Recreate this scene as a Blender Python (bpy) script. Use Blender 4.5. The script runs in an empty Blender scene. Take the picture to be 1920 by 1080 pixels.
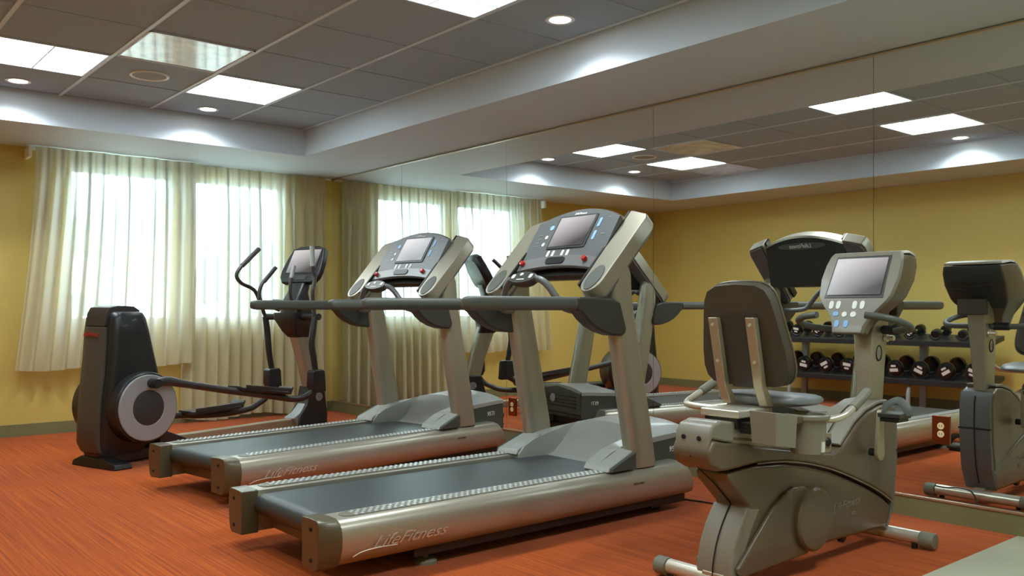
import bpy, bmesh, math, random
from mathutils import Vector, Matrix
C = bpy.context.scene.collection
sc = bpy.context.scene
R = math.radians
# ------------------------------------------------------------------ camera
XM, YW, H, HS, HC = 4.463, 8.259, 1.0644, 2.416, 2.65   # mirror wall x, window wall y, eye height, soffit, coffer
XL, YB = -0.60, -1.20                                  # left wall, back wall
YAW = 39.947
cam = bpy.data.objects.new('camera', bpy.data.cameras.new('camera'))
C.objects.link(cam)
cam.location = (0, 0, H)
cam.rotation_euler = (R(90), 0, -R(YAW))
cam.data.sensor_width = 36
cam.data.lens = 1651.6 / 1920 * 36
cam.data.shift_y = 38.5 / 1920
cam.data.clip_start = .02
sc.camera = cam
# ------------------------------------------------------------------ world + exposure
w = bpy.data.worlds.new('world'); sc.world = w; w.use_nodes = True
bg = w.node_tree.nodes['Background']
bg.inputs[0].default_value = (.72, .89, 1.0, 1)
bg.inputs[1].default_value = 6.5
sc.view_settings.view_transform = 'Standard'
sc.view_settings.look = 'None'
sc.view_settings.exposure = 1.05
sc.view_settings.gamma = 1
sc.view_settings.use_curve_mapping = False
sc.cycles.max_bounces = 10
sc.cycles.diffuse_bounces = 5
sc.cycles.glossy_bounces = 5
sc.cycles.transmission_bounces = 8
sc.cycles.transparent_max_bounces = 12
sc.cycles.caustics_reflective = True
sc.cycles.sample_clamp_indirect = 6
PANEL_E, DOWN_W = 9.5, 36.0

# ------------------------------------------------------------------ materials
def lin(c):
    return tuple(((v/255)/12.92 if v/255 <= .04045 else ((v/255+.055)/1.055)**2.4) for v in c)
def mat(name, rgb, rough=.5, metal=0.0, bump=0, bscale=60, var=0, vscale=8, coat=0, emis=None, es=0, spec=None):
    m = bpy.data.materials.new(name); m.use_nodes = True
    n = m.node_tree.nodes; l = m.node_tree.links; b = n['Principled BSDF']
    c = lin(rgb)
    b.inputs['Base Color'].default_value = (*c, 1)
    b.inputs['Roughness'].default_value = rough
    b.inputs['Metallic'].default_value = metal
    b.inputs['Coat Weight'].default_value = coat
    if spec is not None: b.inputs['Specular IOR Level'].default_value = spec
    if emis:
        b.inputs['Emission Color'].default_value = (*lin(emis), 1); b.inputs['Emission Strength'].default_value = es
    tc = n.new('ShaderNodeTexCoord')
    if var:
        t = n.new('ShaderNodeTexNoise'); t.inputs['Scale'].default_value = vscale; t.inputs['Detail'].default_value = 4
        l.new(tc.outputs['Object'], t.inputs['Vector'])
        mx = n.new('ShaderNodeMixRGB')
        mx.inputs[1].default_value = (*[x*(1-var) for x in c], 1); mx.inputs[2].default_value = (*[min(1, x*(1+var)) for x in c], 1)
        l.new(t.outputs['Fac'], mx.inputs[0]); l.new(mx.outputs[0], b.inputs['Base Color'])
    if bump:
        t2 = n.new('ShaderNodeTexNoise'); t2.inputs['Scale'].default_value = bscale; t2.inputs['Detail'].default_value = 3
        l.new(tc.outputs['Object'], t2.inputs['Vector'])
        bp = n.new('ShaderNodeBump'); bp.inputs['Strength'].default_value = bump; bp.inputs['Distance'].default_value = .004
        l.new(t2.outputs['Fac'], bp.inputs['Height']); l.new(bp.outputs[0], b.inputs['Normal'])
    return m
MT = {}
MT['wall'] = mat('yellow_paint', (204, 182, 98), .55, bump=.15, bscale=180, var=.03)
MT['white'] = mat('white_paint', (205, 212, 216), .6, bump=.1, bscale=200)
MT['soffit'] = mat('soffit_paint', (196, 207, 217), .6, bump=.1, bscale=200)
MT['tile'] = mat('ceiling_tile', (156, 174, 188), .9, bump=.25, bscale=320, var=.03, vscale=40)
MT['tbar'] = mat('grid_bar', (205, 220, 232), .5)
MT['base'] = mat('green_grey_rubber_base', (122, 120, 84), .45)
MT['channel'] = mat('satin_channel', (205, 190, 165), .3, .8)
MT['vinyl'] = mat('vinyl_floor', (178, 178, 152), .45, var=.04, vscale=20)
MT['silver'] = mat('champagne_metal', (182, 176, 160), .36, .6)
MT['silver2'] = mat('champagne_paint', (166, 160, 142), .34, .5)
MT['shell'] = mat('taupe_plastic', (99, 85, 66), .38, .05, coat=.15)
MT['shell_lt'] = mat('pale_taupe_plastic', (130, 124, 109), .42, .0, coat=.1)
MT['cap'] = mat('olive_end_cap', (92, 84, 62), .35, .2, coat=.2)
MT['grip'] = mat('grey_rubber_grip', (82, 85, 77), .5)
MT['grip2'] = mat('dark_grey_plastic', (58, 58, 52), .42)
MT['cover'] = mat('light_grey_cover', (158, 160, 154), .4, .1, coat=.1)
MT['cover_dk'] = mat('dark_green_grey_cover', (70, 76, 68), .42)
MT['belt'] = mat('belt_rubber', (56, 62, 64), .42, bump=.12, bscale=400)
MT['black'] = mat('black_plastic', (24, 24, 23), .4)
MT['blackg'] = mat('black_gloss', (18, 18, 19), .22)
MT['panel'] = mat('console_face', (92, 94, 94), .42)
MT['panel2'] = mat('console_strip', (118, 118, 116), .38, .2)
MT['stud'] = mat('bright_stud', (205, 208, 208), .35, .3)
MT['strip'] = mat('grip_strip_base', (120, 118, 104), .5, .2)
MT['btn'] = mat('white_key', (235, 235, 226), .5)
MT['btnb'] = mat('blue_key', (135, 178, 220), .5)
MT['red'] = mat('red_knob', (175, 36, 26), .3, coat=.3)
MT['dkback'] = mat('console_back_grey', (52, 56, 52), .45)
MT['midback'] = mat('wing_back_grey', (104, 106, 106), .4, .2)
MT['pad'] = mat('brown_grey_vinyl_pad', (68, 60, 46), .6, bump=.3, bscale=500)
MT['seatpad'] = mat('grey_seat_vinyl', (118, 122, 122), .4)
MT['steel'] = mat('pale_steel_tube', (212, 205, 188), .3, .5)
MT['barcol'] = mat('seat_bar', (170, 158, 132), .35, .4)
MT['endcap'] = mat('grey_tube_cap', (122, 122, 106), .5)
MT['ell'] = mat('charcoal_shell', (56, 52, 50), .4, coat=.1)
MT['ellb'] = mat('black_shell', (34, 34, 36), .38, coat=.1)
MT['stripe'] = mat('graphite_stripe', (82, 78, 74), .45, .1)
MT['ring'] = mat('silver_ring', (160, 161, 162), .45, .2)
MT['hub'] = mat('hub_grey', (52, 52, 52), .5)
MT['redtxt'] = mat('red_print', (190, 60, 45), .5)
MT['rackb'] = mat('rack_black', (38, 40, 42), .4)
MT['rackg'] = mat('rack_silver', (150, 158, 165), .35, .5)
MT['rub'] = mat('dumbbell_rubber', (20, 22, 24), .22)
MT['chrome'] = mat('chrome', (200, 200, 200), .15, 1)
MT['print'] = mat('white_print', (225, 225, 220), .5)
MT['cream'] = mat('cream_socket', (250, 225, 170), .4)
MT['plate'] = mat('carpet_reflection_plate', (150, 78, 40), .2, .85)  # mirror-finish plate; the carpet's orange reflection is put into its base colour
MT['dark'] = mat('dark_line', (20, 18, 16), .7)
MT['leaf'] = mat('foliage', (178, 200, 180), .8, var=.15, vscale=3)
MT['trunk'] = mat('bark', (90, 80, 70), .9)
MT['ground'] = mat('outdoor_ground', (205, 210, 200), .9, var=.1, vscale=2)
MT['frame'] = mat('window_frame', (190, 188, 180), .4)
MT['spk'] = mat('speaker_grille', (140, 138, 134), .7)
MT['trimw'] = mat('lamp_trim', (242, 250, 255), .35)

def carpet():
    m = bpy.data.materials.new('orange_carpet'); m.use_nodes = True
    n = m.node_tree.nodes; l = m.node_tree.links; b = n['Principled BSDF']
    b.inputs['Roughness'].default_value = .95; b.inputs['Specular IOR Level'].default_value = .1
    b.inputs['Sheen Weight'].default_value = .15
    tc = n.new('ShaderNodeTexCoord')
    mp = n.new('ShaderNodeMapping'); mp.inputs['Scale'].default_value = (46, .42, 1)
    l.new(tc.outputs['Object'], mp.inputs['Vector'])
    a = n.new('ShaderNodeTexNoise'); a.inputs['Scale'].default_value = 2.4; a.inputs['Detail'].default_value = 5; a.inputs['Roughness'].default_value = .65
    l.new(mp.outputs[0], a.inputs['Vector'])
    r = n.new('ShaderNodeValToRGB')
    r.color_ramp.elements[0].position = .3; r.color_ramp.elements[0].color = (*lin((136, 50, 4)), 1)
    r.color_ramp.elements[1].position = .75; r.color_ramp.elements[1].color = (*lin((216, 110, 20)), 1)
    e = r.color_ramp.elements.new(.52); e.color = (*lin((184, 79, 7)), 1)
    l.new(a.outputs['Fac'], r.inputs[0]); l.new(r.outputs[0], b.inputs['Base Color'])
    f = n.new('ShaderNodeTexNoise'); f.inputs['Scale'].default_value = 450
    l.new(tc.outputs['Object'], f.inputs['Vector'])
    bp = n.new('ShaderNodeBump'); bp.inputs['Strength'].default_value = .5; bp.inputs['Distance'].default_value = .006
    l.new(f.outputs['Fac'], bp.inputs['Height']); l.new(bp.outputs[0], b.inputs['Normal'])
    return m
MT['carpet'] = carpet()

def curtain_mat():
    m = bpy.data.materials.new('sheer_cream_cloth'); m.use_nodes = True
    n = m.node_tree.nodes; l = m.node_tree.links; n.remove(n['Principled BSDF'])
    out = n['Material Output']
    d = n.new('ShaderNodeBsdfDiffuse'); d.inputs[0].default_value = (*lin((216, 206, 165)), 1)
    t = n.new('ShaderNodeBsdfTranslucent'); t.inputs[0].default_value = (*lin((240, 238, 222)), 1)
    tr = n.new('ShaderNodeBsdfTransparent'); tr.inputs[0].default_value = (1, 1, 1, 1)
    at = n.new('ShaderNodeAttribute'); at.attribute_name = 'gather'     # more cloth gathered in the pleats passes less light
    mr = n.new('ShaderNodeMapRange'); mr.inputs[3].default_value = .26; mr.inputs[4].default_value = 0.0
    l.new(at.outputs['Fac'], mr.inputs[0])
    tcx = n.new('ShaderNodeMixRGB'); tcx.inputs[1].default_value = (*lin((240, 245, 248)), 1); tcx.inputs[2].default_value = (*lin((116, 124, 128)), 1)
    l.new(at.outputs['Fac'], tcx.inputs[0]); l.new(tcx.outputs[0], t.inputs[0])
    m1 = n.new('ShaderNodeMixShader'); m1.inputs[0].default_value = .33
    m2 = n.new('ShaderNodeMixShader'); l.new(mr.outputs[0], m2.inputs[0])
    l.new(d.outputs[0], m1.inputs[1]); l.new(t.outputs[0], m1.inputs[2])
    l.new(m1.outputs[0], m2.inputs[1]); l.new(tr.outputs[0], m2.inputs[2]); l.new(m2.outputs[0], out.inputs[0])
    return m
MT['curtain'] = curtain_mat()
def glass_mat():
    m = bpy.data.materials.new('window_glass'); m.use_nodes = True
    n = m.node_tree.nodes; l = m.node_tree.links; n.remove(n['Principled BSDF']); out = n['Material Output']
    g = n.new('ShaderNodeBsdfGlossy'); g.inputs['Roughness'].default_value = .02
    tr = n.new('ShaderNodeBsdfTransparent'); tr.inputs[0].default_value = (.95, .98, .97, 1)
    x = n.new('ShaderNodeMixShader'); x.inputs[0].default_value = .06
    l.new(tr.outputs[0], x.inputs[1]); l.new(g.outputs[0], x.inputs[2]); l.new(x.outputs[0], out.inputs[0])
    return m
MT['glass'] = glass_mat()
def mirror_mat():
    m = bpy.data.materials.new('silvered_mirror'); m.use_nodes = True
    b = m.node_tree.nodes['Principled BSDF']
    b.inputs['Base Color'].default_value = (.86, .89, .87, 1); b.inputs['Metallic'].default_value = 1; b.inputs['Roughness'].default_value = .012
    return m
MT['mirror'] = mirror_mat()
def panel_mat():
    m = bpy.data.materials.new('lit_prismatic_lens'); m.use_nodes = True
    n = m.node_tree.nodes; l = m.node_tree.links; b = n['Principled BSDF']
    tc = n.new('ShaderNodeTexCoord'); t = n.new('ShaderNodeTexNoise'); t.inputs['Scale'].default_value = 9; t.inputs['Detail'].default_value = 3
    mp = n.new('ShaderNodeMapping'); mp.inputs['Scale'].default_value = (.35, 1.6, 1)
    l.new(tc.outputs['Object'], mp.inputs['Vector']); l.new(mp.outputs[0], t.inputs['Vector'])
    r = n.new('ShaderNodeMapRange'); r.inputs[1].default_value = .3; r.inputs[2].default_value = .7
    r.inputs[3].default_value = PANEL_E*.72; r.inputs[4].default_value = PANEL_E*1.2
    l.new(t.outputs['Fac'], r.inputs[0]); l.new(r.outputs[0], b.inputs['Emission Strength'])
    b.inputs['Emission Color'].default_value = (.80, .94, 1.0, 1); b.inputs['Base Color'].default_value = (.9, .9, .9, 1)
    return m
MT['lens'] = panel_mat()
MT['bulb'] = mat('lit_downlight', (255, 250, 240), .4, emis=(255, 250, 238), es=9)
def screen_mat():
    # switched-off screen; its reflection-like diagonal gradient is put in as a glow
    m = bpy.data.materials.new('screen_sheen_glow'); m.use_nodes = True
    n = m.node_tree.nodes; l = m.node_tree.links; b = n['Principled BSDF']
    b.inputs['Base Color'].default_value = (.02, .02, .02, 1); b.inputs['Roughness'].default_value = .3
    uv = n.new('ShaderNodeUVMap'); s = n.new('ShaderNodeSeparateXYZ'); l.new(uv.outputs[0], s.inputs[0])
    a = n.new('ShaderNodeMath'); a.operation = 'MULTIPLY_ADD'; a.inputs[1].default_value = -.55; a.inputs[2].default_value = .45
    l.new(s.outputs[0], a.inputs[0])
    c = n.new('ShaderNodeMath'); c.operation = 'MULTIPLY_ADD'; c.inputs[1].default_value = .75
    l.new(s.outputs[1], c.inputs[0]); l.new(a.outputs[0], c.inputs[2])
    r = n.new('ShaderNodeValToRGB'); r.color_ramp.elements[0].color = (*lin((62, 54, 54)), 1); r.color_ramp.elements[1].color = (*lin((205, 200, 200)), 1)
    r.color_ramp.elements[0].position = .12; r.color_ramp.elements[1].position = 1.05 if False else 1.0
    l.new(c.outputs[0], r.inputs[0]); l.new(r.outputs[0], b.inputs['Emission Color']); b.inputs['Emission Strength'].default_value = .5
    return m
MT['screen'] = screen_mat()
def diffuser_mat():
    m = mat('mottled_return_panel', (200, 204, 210), .6)
    n = m.node_tree.nodes; l = m.node_tree.links; b = n['Principled BSDF']
    tc = n.new('ShaderNodeTexCoord'); t = n.new('ShaderNodeTexNoise'); t.inputs['Scale'].default_value = 6; t.inputs['Detail'].default_value = 6; t.inputs['Distortion'].default_value = 1.2
    l.new(tc.outputs['Object'], t.inputs['Vector'])
    r = n.new('ShaderNodeValToRGB'); r.color_ramp.elements[0].position = .35; r.color_ramp.elements[0].color = (*lin((196, 206, 218)), 1)
    r.color_ramp.elements[1].position = .62; r.color_ramp.elements[1].color = (*lin((246, 252, 255)), 1)
    l.new(t.outputs['Fac'], r.inputs[0]); l.new(r.outputs[0], b.inputs['Base Color'])
    b.inputs['Roughness'].default_value = .22; b.inputs['Coat Weight'].default_value = .6
    return m
MT['diff'] = diffuser_mat()

# ------------------------------------------------------------------ mesh helpers
def tag(o, label=None, cat=None, group=None, kind=None):
    if label: o['label'] = label
    if cat: o['category'] = cat
    if group: o['group'] = group
    if kind: o['kind'] = kind
    return o
def thing(name, label, cat, loc=(0, 0, 0), rz=0, group=None):
    o = bpy.data.objects.new(name, None); C.objects.link(o)
    o.location = loc; o.rotation_euler = (0, 0, rz); o.empty_display_size = .1
    return tag(o, label, cat, group)

class MB:
    def __init__(s, off=(0, 0, 0)):
        s.bm = bmesh.new(); s.off = Vector(off)
    def v(s, p): return s.bm.verts.new(Vector(p) - s.off)
    def loft(s, rings, cap=True, closed=False):
        rr = [[s.v(p) for p in r] for r in rings]
        n = len(rr[0]); k = len(rr)
        for i in range(k if closed else k-1):
            a, b = rr[i], rr[(i+1) % k]
            for j in range(n):
                try: s.bm.faces.new((a[j], a[(j+1) % n], b[(j+1) % n], b[j]))
                except ValueError: pass
        if cap and not closed:
            s.bm.faces.new(list(reversed(rr[0]))); s.bm.faces.new(rr[-1])
        return s
    def prism(s, poly, d0, d1, f):
        return s.loft([[f(a, b, d0) for a, b in poly], [f(a, b, d1) for a, b in poly]])
    def box(s, x0, x1, y0, y1, z0, z1):
        return s.loft([[(x0, y0, z), (x1, y0, z), (x1, y1, z), (x0, y1, z)] for z in (z0, z1)])
    def obox(s, c, ax, ay, az):
        c, ax, ay, az = map(Vector, (c, ax, ay, az))
        return s.loft([[c-ax-ay+k*az, c+ax-ay+k*az, c+ax+ay+k*az, c-ax+ay+k*az] for k in (-1, 1)])
    def tube(s, path, r, seg=12, sm=4, ry=None, closed=False, up=None):
        P = [Vector(p) for p in path]
        rs = r if isinstance(r, (list, tuple)) else [r]*len(P)
        if sm > 1 and len(P) > 2:
            Q, rq = [], []
            n = len(P)
            for i in range(n-1 if not closed else n):
                p0 = P[i-1] if (i > 0 or closed) else P[0]*2-P[1]
                p1 = P[i]; p2 = P[(i+1) % n]
                p3 = P[(i+2) % n] if (i+2 < n or closed) else p2*2-p1
                for k in range(sm):
                    t = k/sm
                    Q.append(.5*((2*p1)+(-p0+p2)*t+(2*p0-5*p1+4*p2-p3)*t*t+(-p0+3*p1-3*p2+p3)*t**3))
                    rq.append(rs[i]*(1-t)+rs[(i+1) % n]*t)
            if not closed: Q.append(P[-1]); rq.append(rs[-1])
            P, rs = Q, rq
        n = len(P); rings = []; N = Vector(up) if up else None
        for i in range(n):
            if closed: T = (P[(i+1) % n]-P[i-1]).normalized()
            else: T = (P[min(i+1, n-1)]-P[max(i-1, 0)]).normalized()
            if N is None:
                N = T.cross(Vector((0, 0, 1)))
                if N.length < .1: N = T.cross(Vector((1, 0, 0)))
                N = T.cross(N)
            N = (N - T*N.dot(T))
            if N.length < 1e-5: N = T.orthogonal()
            N.normalize(); B = T.cross(N)
            a = rs[i]; b = a*(ry or 1)
            rings.append([P[i]+N*(a*math.sin(2*math.pi*k/seg))+B*(b*math.cos(2*math.pi*k/seg)) for k in range(seg)])
        return s.loft(rings, closed=closed)
    def lathe(s, prof, c=(0, 0, 0), axis='z', seg=32):
        # prof: (radius, height) list, closed with caps
        c = Vector(c); rings = []
        for r, h in prof:
            ring = []
            for k in range(seg):
                a = 2*math.pi*k/seg; x, y = r*math.cos(a), r*math.sin(a)
                ring.append(c+Vector({'z': (x, y, h), 'y': (y, h, x), 'x': (h, x, y)}[axis]))
            rings.append(ring)
        return s.loft(rings)
    def ell(s, c, rx, ry, rz, seg=20, rg=12):
        c = Vector(c); rings = []
        for i in range(rg+1):
            t = math.pi*min(max(i/rg, .03), .97)
            rings.append([c+Vector((rx*math.sin(t)*math.cos(2*math.pi*k/seg), ry*math.sin(t)*math.sin(2*math.pi*k/seg), -rz*math.cos(t))) for k in range(seg)])
        return s.loft(rings)
    def build(s, name, m, parent=None, bevel=0, seg=2, smooth=True, angle=40, sub=0):
        bm = s.bm
        bmesh.ops.recalc_face_normals(bm, faces=bm.faces)
        me = bpy.data.meshes.new(name); bm.to_mesh(me); bm.free()
        o = bpy.data.objects.new(name, me); C.objects.link(o)
        me.materials.append(MT[m] if isinstance(m, str) else m)
        if parent: o.parent = parent
        if smooth:
            for p in me.polygons: p.use_smooth = True
            me.set_sharp_from_angle(angle=R(angle))
        if bevel:
            b = o.modifiers.new('bevel', 'BEVEL'); b.width = bevel; b.segments = seg; b.limit_method = 'ANGLE'; b.angle_limit = R(35)
            b.harden_normals = True
        if sub:
            b = o.modifiers.new('sub', 'SUBSURF'); b.levels = sub; b.render_levels = sub
        return o

def text(name, body, size, M4, m, parent, shear=.25, ext=.0012, bold=0, xs=1.0, label=None):
    cu = bpy.data.curves.new(name, 'FONT'); cu.body = body; cu.size = size; cu.shear = shear; cu.extrude = ext; cu.offset = bold
    cu.align_x = 'CENTER'; cu.align_y = 'CENTER'; cu.resolution_u = 3
    t = bpy.data.objects.new(name, cu); C.objects.link(t)
    bpy.context.view_layer.update()
    me = bpy.data.meshes.new_from_object(t.evaluated_get(bpy.context.evaluated_depsgraph_get()))
    bpy.data.objects.remove(t, do_unlink=True); bpy.data.curves.remove(cu)
    me.transform(Matrix.Diagonal((xs, 1, 1, 1))); me.transform(M4)
    o = bpy.data.objects.new(name, me); C.objects.link(o); me.materials.clear(); me.materials.append(MT[m]); o.parent = parent
    if label: o['label'] = label
    return o
def frameM(origin, xdir, ydir):
    x = Vector(xdir).normalized(); y = Vector(ydir).normalized(); z = x.cross(y).normalized(); y = z.cross(x)
    return Matrix(((x.x, y.x, z.x, origin[0]), (x.y, y.y, z.y, origin[1]), (x.z, y.z, z.z, origin[2]), (0, 0, 0, 1)))
def screen_quad(name, corners, parent, thick=.002):
    # corners BL, BR, TR, TL ; single display face with UVs on a thin slab
    me = bpy.data.meshes.new(name)
    n = (Vector(corners[1])-Vector(corners[0])).cross(Vector(corners[3])-Vector(corners[0])).normalized()*thick
    vs = [Vector(c)+n for c in corners]+[Vector(c)-n for c in corners]
    me.from_pydata(vs, [], [(0, 1, 2, 3), (7, 6, 5, 4), (0, 4, 5, 1), (1, 5, 6, 2), (2, 6, 7, 3), (3, 7, 4, 0)])
    uv = me.uv_layers.new(name='UVMap'); q = [(0, 0), (1, 0), (1, 1), (0, 1)]
    for p in me.polygons:
        for li in p.loop_indices: uv.data[li].uv = q[me.loops[li].vertex_index % 4]
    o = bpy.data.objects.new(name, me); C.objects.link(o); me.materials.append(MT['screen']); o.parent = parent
    return o
def rrect(cx, cy, hx, hy, r, n=4):
    out = []
    for sx, sy, a0 in ((1, 1, 0), (-1, 1, 90), (-1, -1, 180), (1, -1, 270)):
        for k in range(n+1):
            a = R(a0+90*k/n); out.append((cx+sx*(hx-r)+r*math.cos(a), cy+sy*(hy-r)+r*math.sin(a)))
    return out
def dup(root, loc, rz, **kw):
    r = root.copy(); C.objects.link(r); r.location = loc; r.rotation_euler = (0, 0, rz)
    for ch in list(root.children):
        c = ch.copy(); C.objects.link(c); c.parent = r
        for g in list(ch.children):
            d = g.copy(); C.objects.link(d); d.parent = c
    tag(r, **kw)
    return r
def struct(name, mb, m, bevel=0):
    o = mb.build(name, m, None, bevel=bevel, smooth=False); o['kind'] = 'structure'; return o

# ------------------------------------------------------------------ the room
YV = 1.64   # carpet / vinyl seam
struct('floor', MB().box(XL-.1, XM+.1, YV, YW+.12, -.05, 0), 'carpet')
struct('floor_vinyl', MB().box(XL-.1, XM+.1, YB-.1, YV, -.05, .001), 'vinyl')
struct('wall_left', MB().box(XL-.12, XL, YB, YW, 0, HC+.1), 'wall')
struct('wall_right', MB().box(XM+.012, XM+.14, YB, YW+.12, 0, HC+.1), 'white')
struct('wall_back', MB().box(XL-.12, XM+.14, YB-.12, YB, 0, HC+.1), 'wall')
# window wall with two openings
WX = [(1.93, 2.85), (3.01, 3.92)]; WZ0, WZ1 = .935, 2.30
wm = MB(); y0, y1 = YW, YW+.14
wm.box(XL-.12, WX[0][0], y0, y1, 0, HC+.1).box(WX[1][1], XM+.14, y0, y1, 0, HC+.1).box(WX[0][1], WX[1][0], y0, y1, WZ0, WZ1)
wm.box(WX[0][0], WX[1][1], y0, y1, 0, WZ0).box(WX[0][0], WX[1][1], y0, y1, WZ1, HC+.1)
struct('wall_window', wm, 'wall')
for i, (a, b) in enumerate(WX):
    m_ = MB(); t = .045
    m_.box(a, a+t, y0+.04, y0+.1, WZ0, WZ1).box(b-t, b, y0+.04, y0+.1, WZ0, WZ1).box(a+t, b-t, y0+.04, y0+.1, WZ0, WZ0+t).box(a+t, b-t, y0+.04, y0+.1, WZ1-t, WZ1)
    wf = struct('window_%d' % (i+1), m_, 'frame')
    g = MB().box(a+t, b-t, y0+.066, y0+.072, WZ0+t, WZ1-t).build('pane', 'glass', wf, smooth=False)
# soffit ring + coffer
RX0, RX1, RY0, RY1 = .30, 3.612, .30, 7.175
s_ = MB()
s_.box(RX1, XM+.012, YB, YW, HS, HC+.1).box(XL, RX0, YB, YW, HS, HC+.1).box(RX0, RX1, RY1, YW, HS, HC+.1).box(RX0, RX1, YB, RY0, HS, HC+.1)
struct('ceiling_soffit', s_, 'soffit')
struct('ceiling', MB().box(RX0-.01, RX1+.01, RY0-.01, RY1+.01, HC, HC+.04), 'tile')
gx = [.97+.655*k for k in range(-1, 5)]; gy = [5.815+.665*k for k in range(-8, 3)]
gx = [x for x in gx if RX0 < x < RX1]; gy = [y for y in gy if RY0 < y < RY1]
tb = MB()
for x in gx: tb.box(x-.012, x+.012, RY0, RY1, HC-.006, HC+.001)
tb2 = MB()
for y in gy: tb2.box(RX0, RX1, y-.006, y+.006, HC-.0035, HC+.001)
struct('trim_4', tb2, 'tile')
struct('trim_1', tb, 'tbar')
# metal channel at the mirror head, mirror foot channel, baseboards
struct('trim_2', MB().box(XM-.006, XM+.012, -.7, YW, 2.400, 2.408), 'channel')
struct('trim_3', MB().box(XM-.010, XM+.012, -.7, YW, .100, .113), 'channel', .002)
struct('baseboard_right', MB().box(XM-.004, XM+.012, -.7, YW-.01, 0, .0995), 'base')
struct('baseboard_window', MB().box(XL, XM-.01, YW-.01, YW, 0, .10), 'base')
struct('baseboard_left', MB().box(XL, XL+.01, YB, YW-.01, 0, .10), 'base')
struct('baseboard_back', MB().box(XL+.01, XM, YB, YB+.01, 0, .10), 'base')
# mirror panels
seams = [8.2585, 6.919, 5.395, 3.871, 2.347, .823, -.70]
ml = ['frameless wall mirror panel in the corner beside the curtained window', 'frameless wall mirror panel second from the window corner',
      'frameless wall mirror panel third from the window corner', 'frameless wall mirror panel between the two tall seams behind the exercise bike',
      'frameless wall mirror panel nearest the camera with the outlet in it', 'frameless wall mirror panel beyond the right edge of the photo']
for i in range(6):
    o = MB().box(XM, XM+.006, seams[i+1]+.0015, seams[i]-.0015, .114, 2.400).build('mirror_panel', 'mirror', None, smooth=False)
    tag(o, ml[i], 'mirror', 'wall mirror panels')

# ------------------------------------------------------------------ ceiling fixtures
def light_panel(x0, x1, y0, y1, label):
    t = thing('ceiling_light', label, 'ceiling light', ((x0+x1)/2, (y0+y1)/2, HC), 0, 'square ceiling light panels')
    off = t.location; z = HC-.008
    fr = MB(off)
    e = .014
    fr.box(x0, x1, y0, y0+e, z, HC+.001).box(x0, x1, y1-e, y1, z, HC+.001).box(x0, x0+e, y0+e, y1-e, z, HC+.001).box(x1-e, x1, y0+e, y1-e, z, HC+.001)
    fr.build('frame', 'tbar', t, smooth=False)
    MB(off).box(x0+e, x1-e, y0+e, y1-e, HC-.004, HC+.001).build('lens', 'lens', t, smooth=False)
    d = MB(off)
    for k in (1, 2): d.box(x0+e, x1-e, y0+(y1-y0)*k/3-.005, y0+(y1-y0)*k/3+.005, HC-.008, HC-.003)
    d.box((x0+x1)/2-.005, (x0+x1)/2+.005, y0+e, y1-e, HC-.006, HC-.003)
    d.build('louver', 'tbar', t, smooth=False)
g = .012
light_panel(.97+g, 1.625-g, 5.815+g, 6.48-g, 'square lit ceiling panel at the far left of the coffer')
light_panel(2.28+g, 2.935-g, 5.815+g, 6.48-g, 'square lit ceiling panel beside the round speaker tile, above the elliptical')
light_panel(2.28+g, 2.935-g, 3.155+g, 3.82-g, 'square lit ceiling panel cut by the top edge of the photo')
light_panel(.97+g, 1.625-g, 3.155+g, 3.82-g, 'square lit ceiling panel seen only in the mirror at upper right')
light_panel(.97+g, 1.625-g, .495+g, 1.16-g, 'unseen square ceiling panel added for extra light, on the left')  # this panel and the next are out of view, added for light
light_panel(2.28+g, 2.935-g, .495+g, 1.16-g, 'unseen square ceiling panel added for extra light, on the right')
def vent(x0, x1, y0, y1, label):
    t = thing('ceiling_vent', label, 'ceiling vent', ((x0+x1)/2, (y0+y1)/2, HC)); off = t.location
    MB(off).box(x0, x1, y0, y1, HC-.005, HC+.001).build('panel', 'diff', t, smooth=False)
    f = MB(off)
    for a, b, c, d in ((x0, x1, y0, y0+.012), (x0, x1, y1-.012, y1), (x0, x0+.012, y0, y1), (x1-.012, x1, y0, y1)): f.box(a, b, c, d, HC-.009, HC-.004)
    f.build('frame', 'tbar', t, smooth=False)
vent(1.625+g, 2.28-g, 5.15+g, 5.815-g, 'square mottled pale grey return air panel in the coffer')
vent(.32+g, .97-g, 5.815+g, 6.48-g, 'square return air panel seen only in the mirror beside the far light')
t = thing('ceiling_speaker', 'round white rimmed speaker set in a ceiling tile near the window', 'speaker', (1.955, 6.17, HC))
MB(t.location).lathe([(.128, HC+.001), (.128, HC-.008), (.122, HC-.012), (.110, HC-.008), (.108, HC+.001)], (1.955, 6.17, 0), 'z', 40).build('rim', 'trimw', t)
MB(t.location).lathe([(.108, HC+.0005), (.108, HC-.005), (.01, HC-.007)], (1.955, 6.17, 0), 'z', 40).build('grille', 'spk', t)
DL = [(1.30, 6.90, 'round recessed downlight at the far left of the coffer edge'), (2.64, 6.91, 'round recessed downlight nearest the window fascia, right of the ring speaker'),
      (3.30, 3.53, 'round recessed downlight near the mirror side beam at the top'), (.50, 3.59, 'round recessed downlight seen only in the mirror at upper right'),
      (.50, .9, 'round recessed downlight above and behind the photographer on the left'), (3.30, .9, 'round recessed downlight above the photographer near the mirror')]
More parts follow.
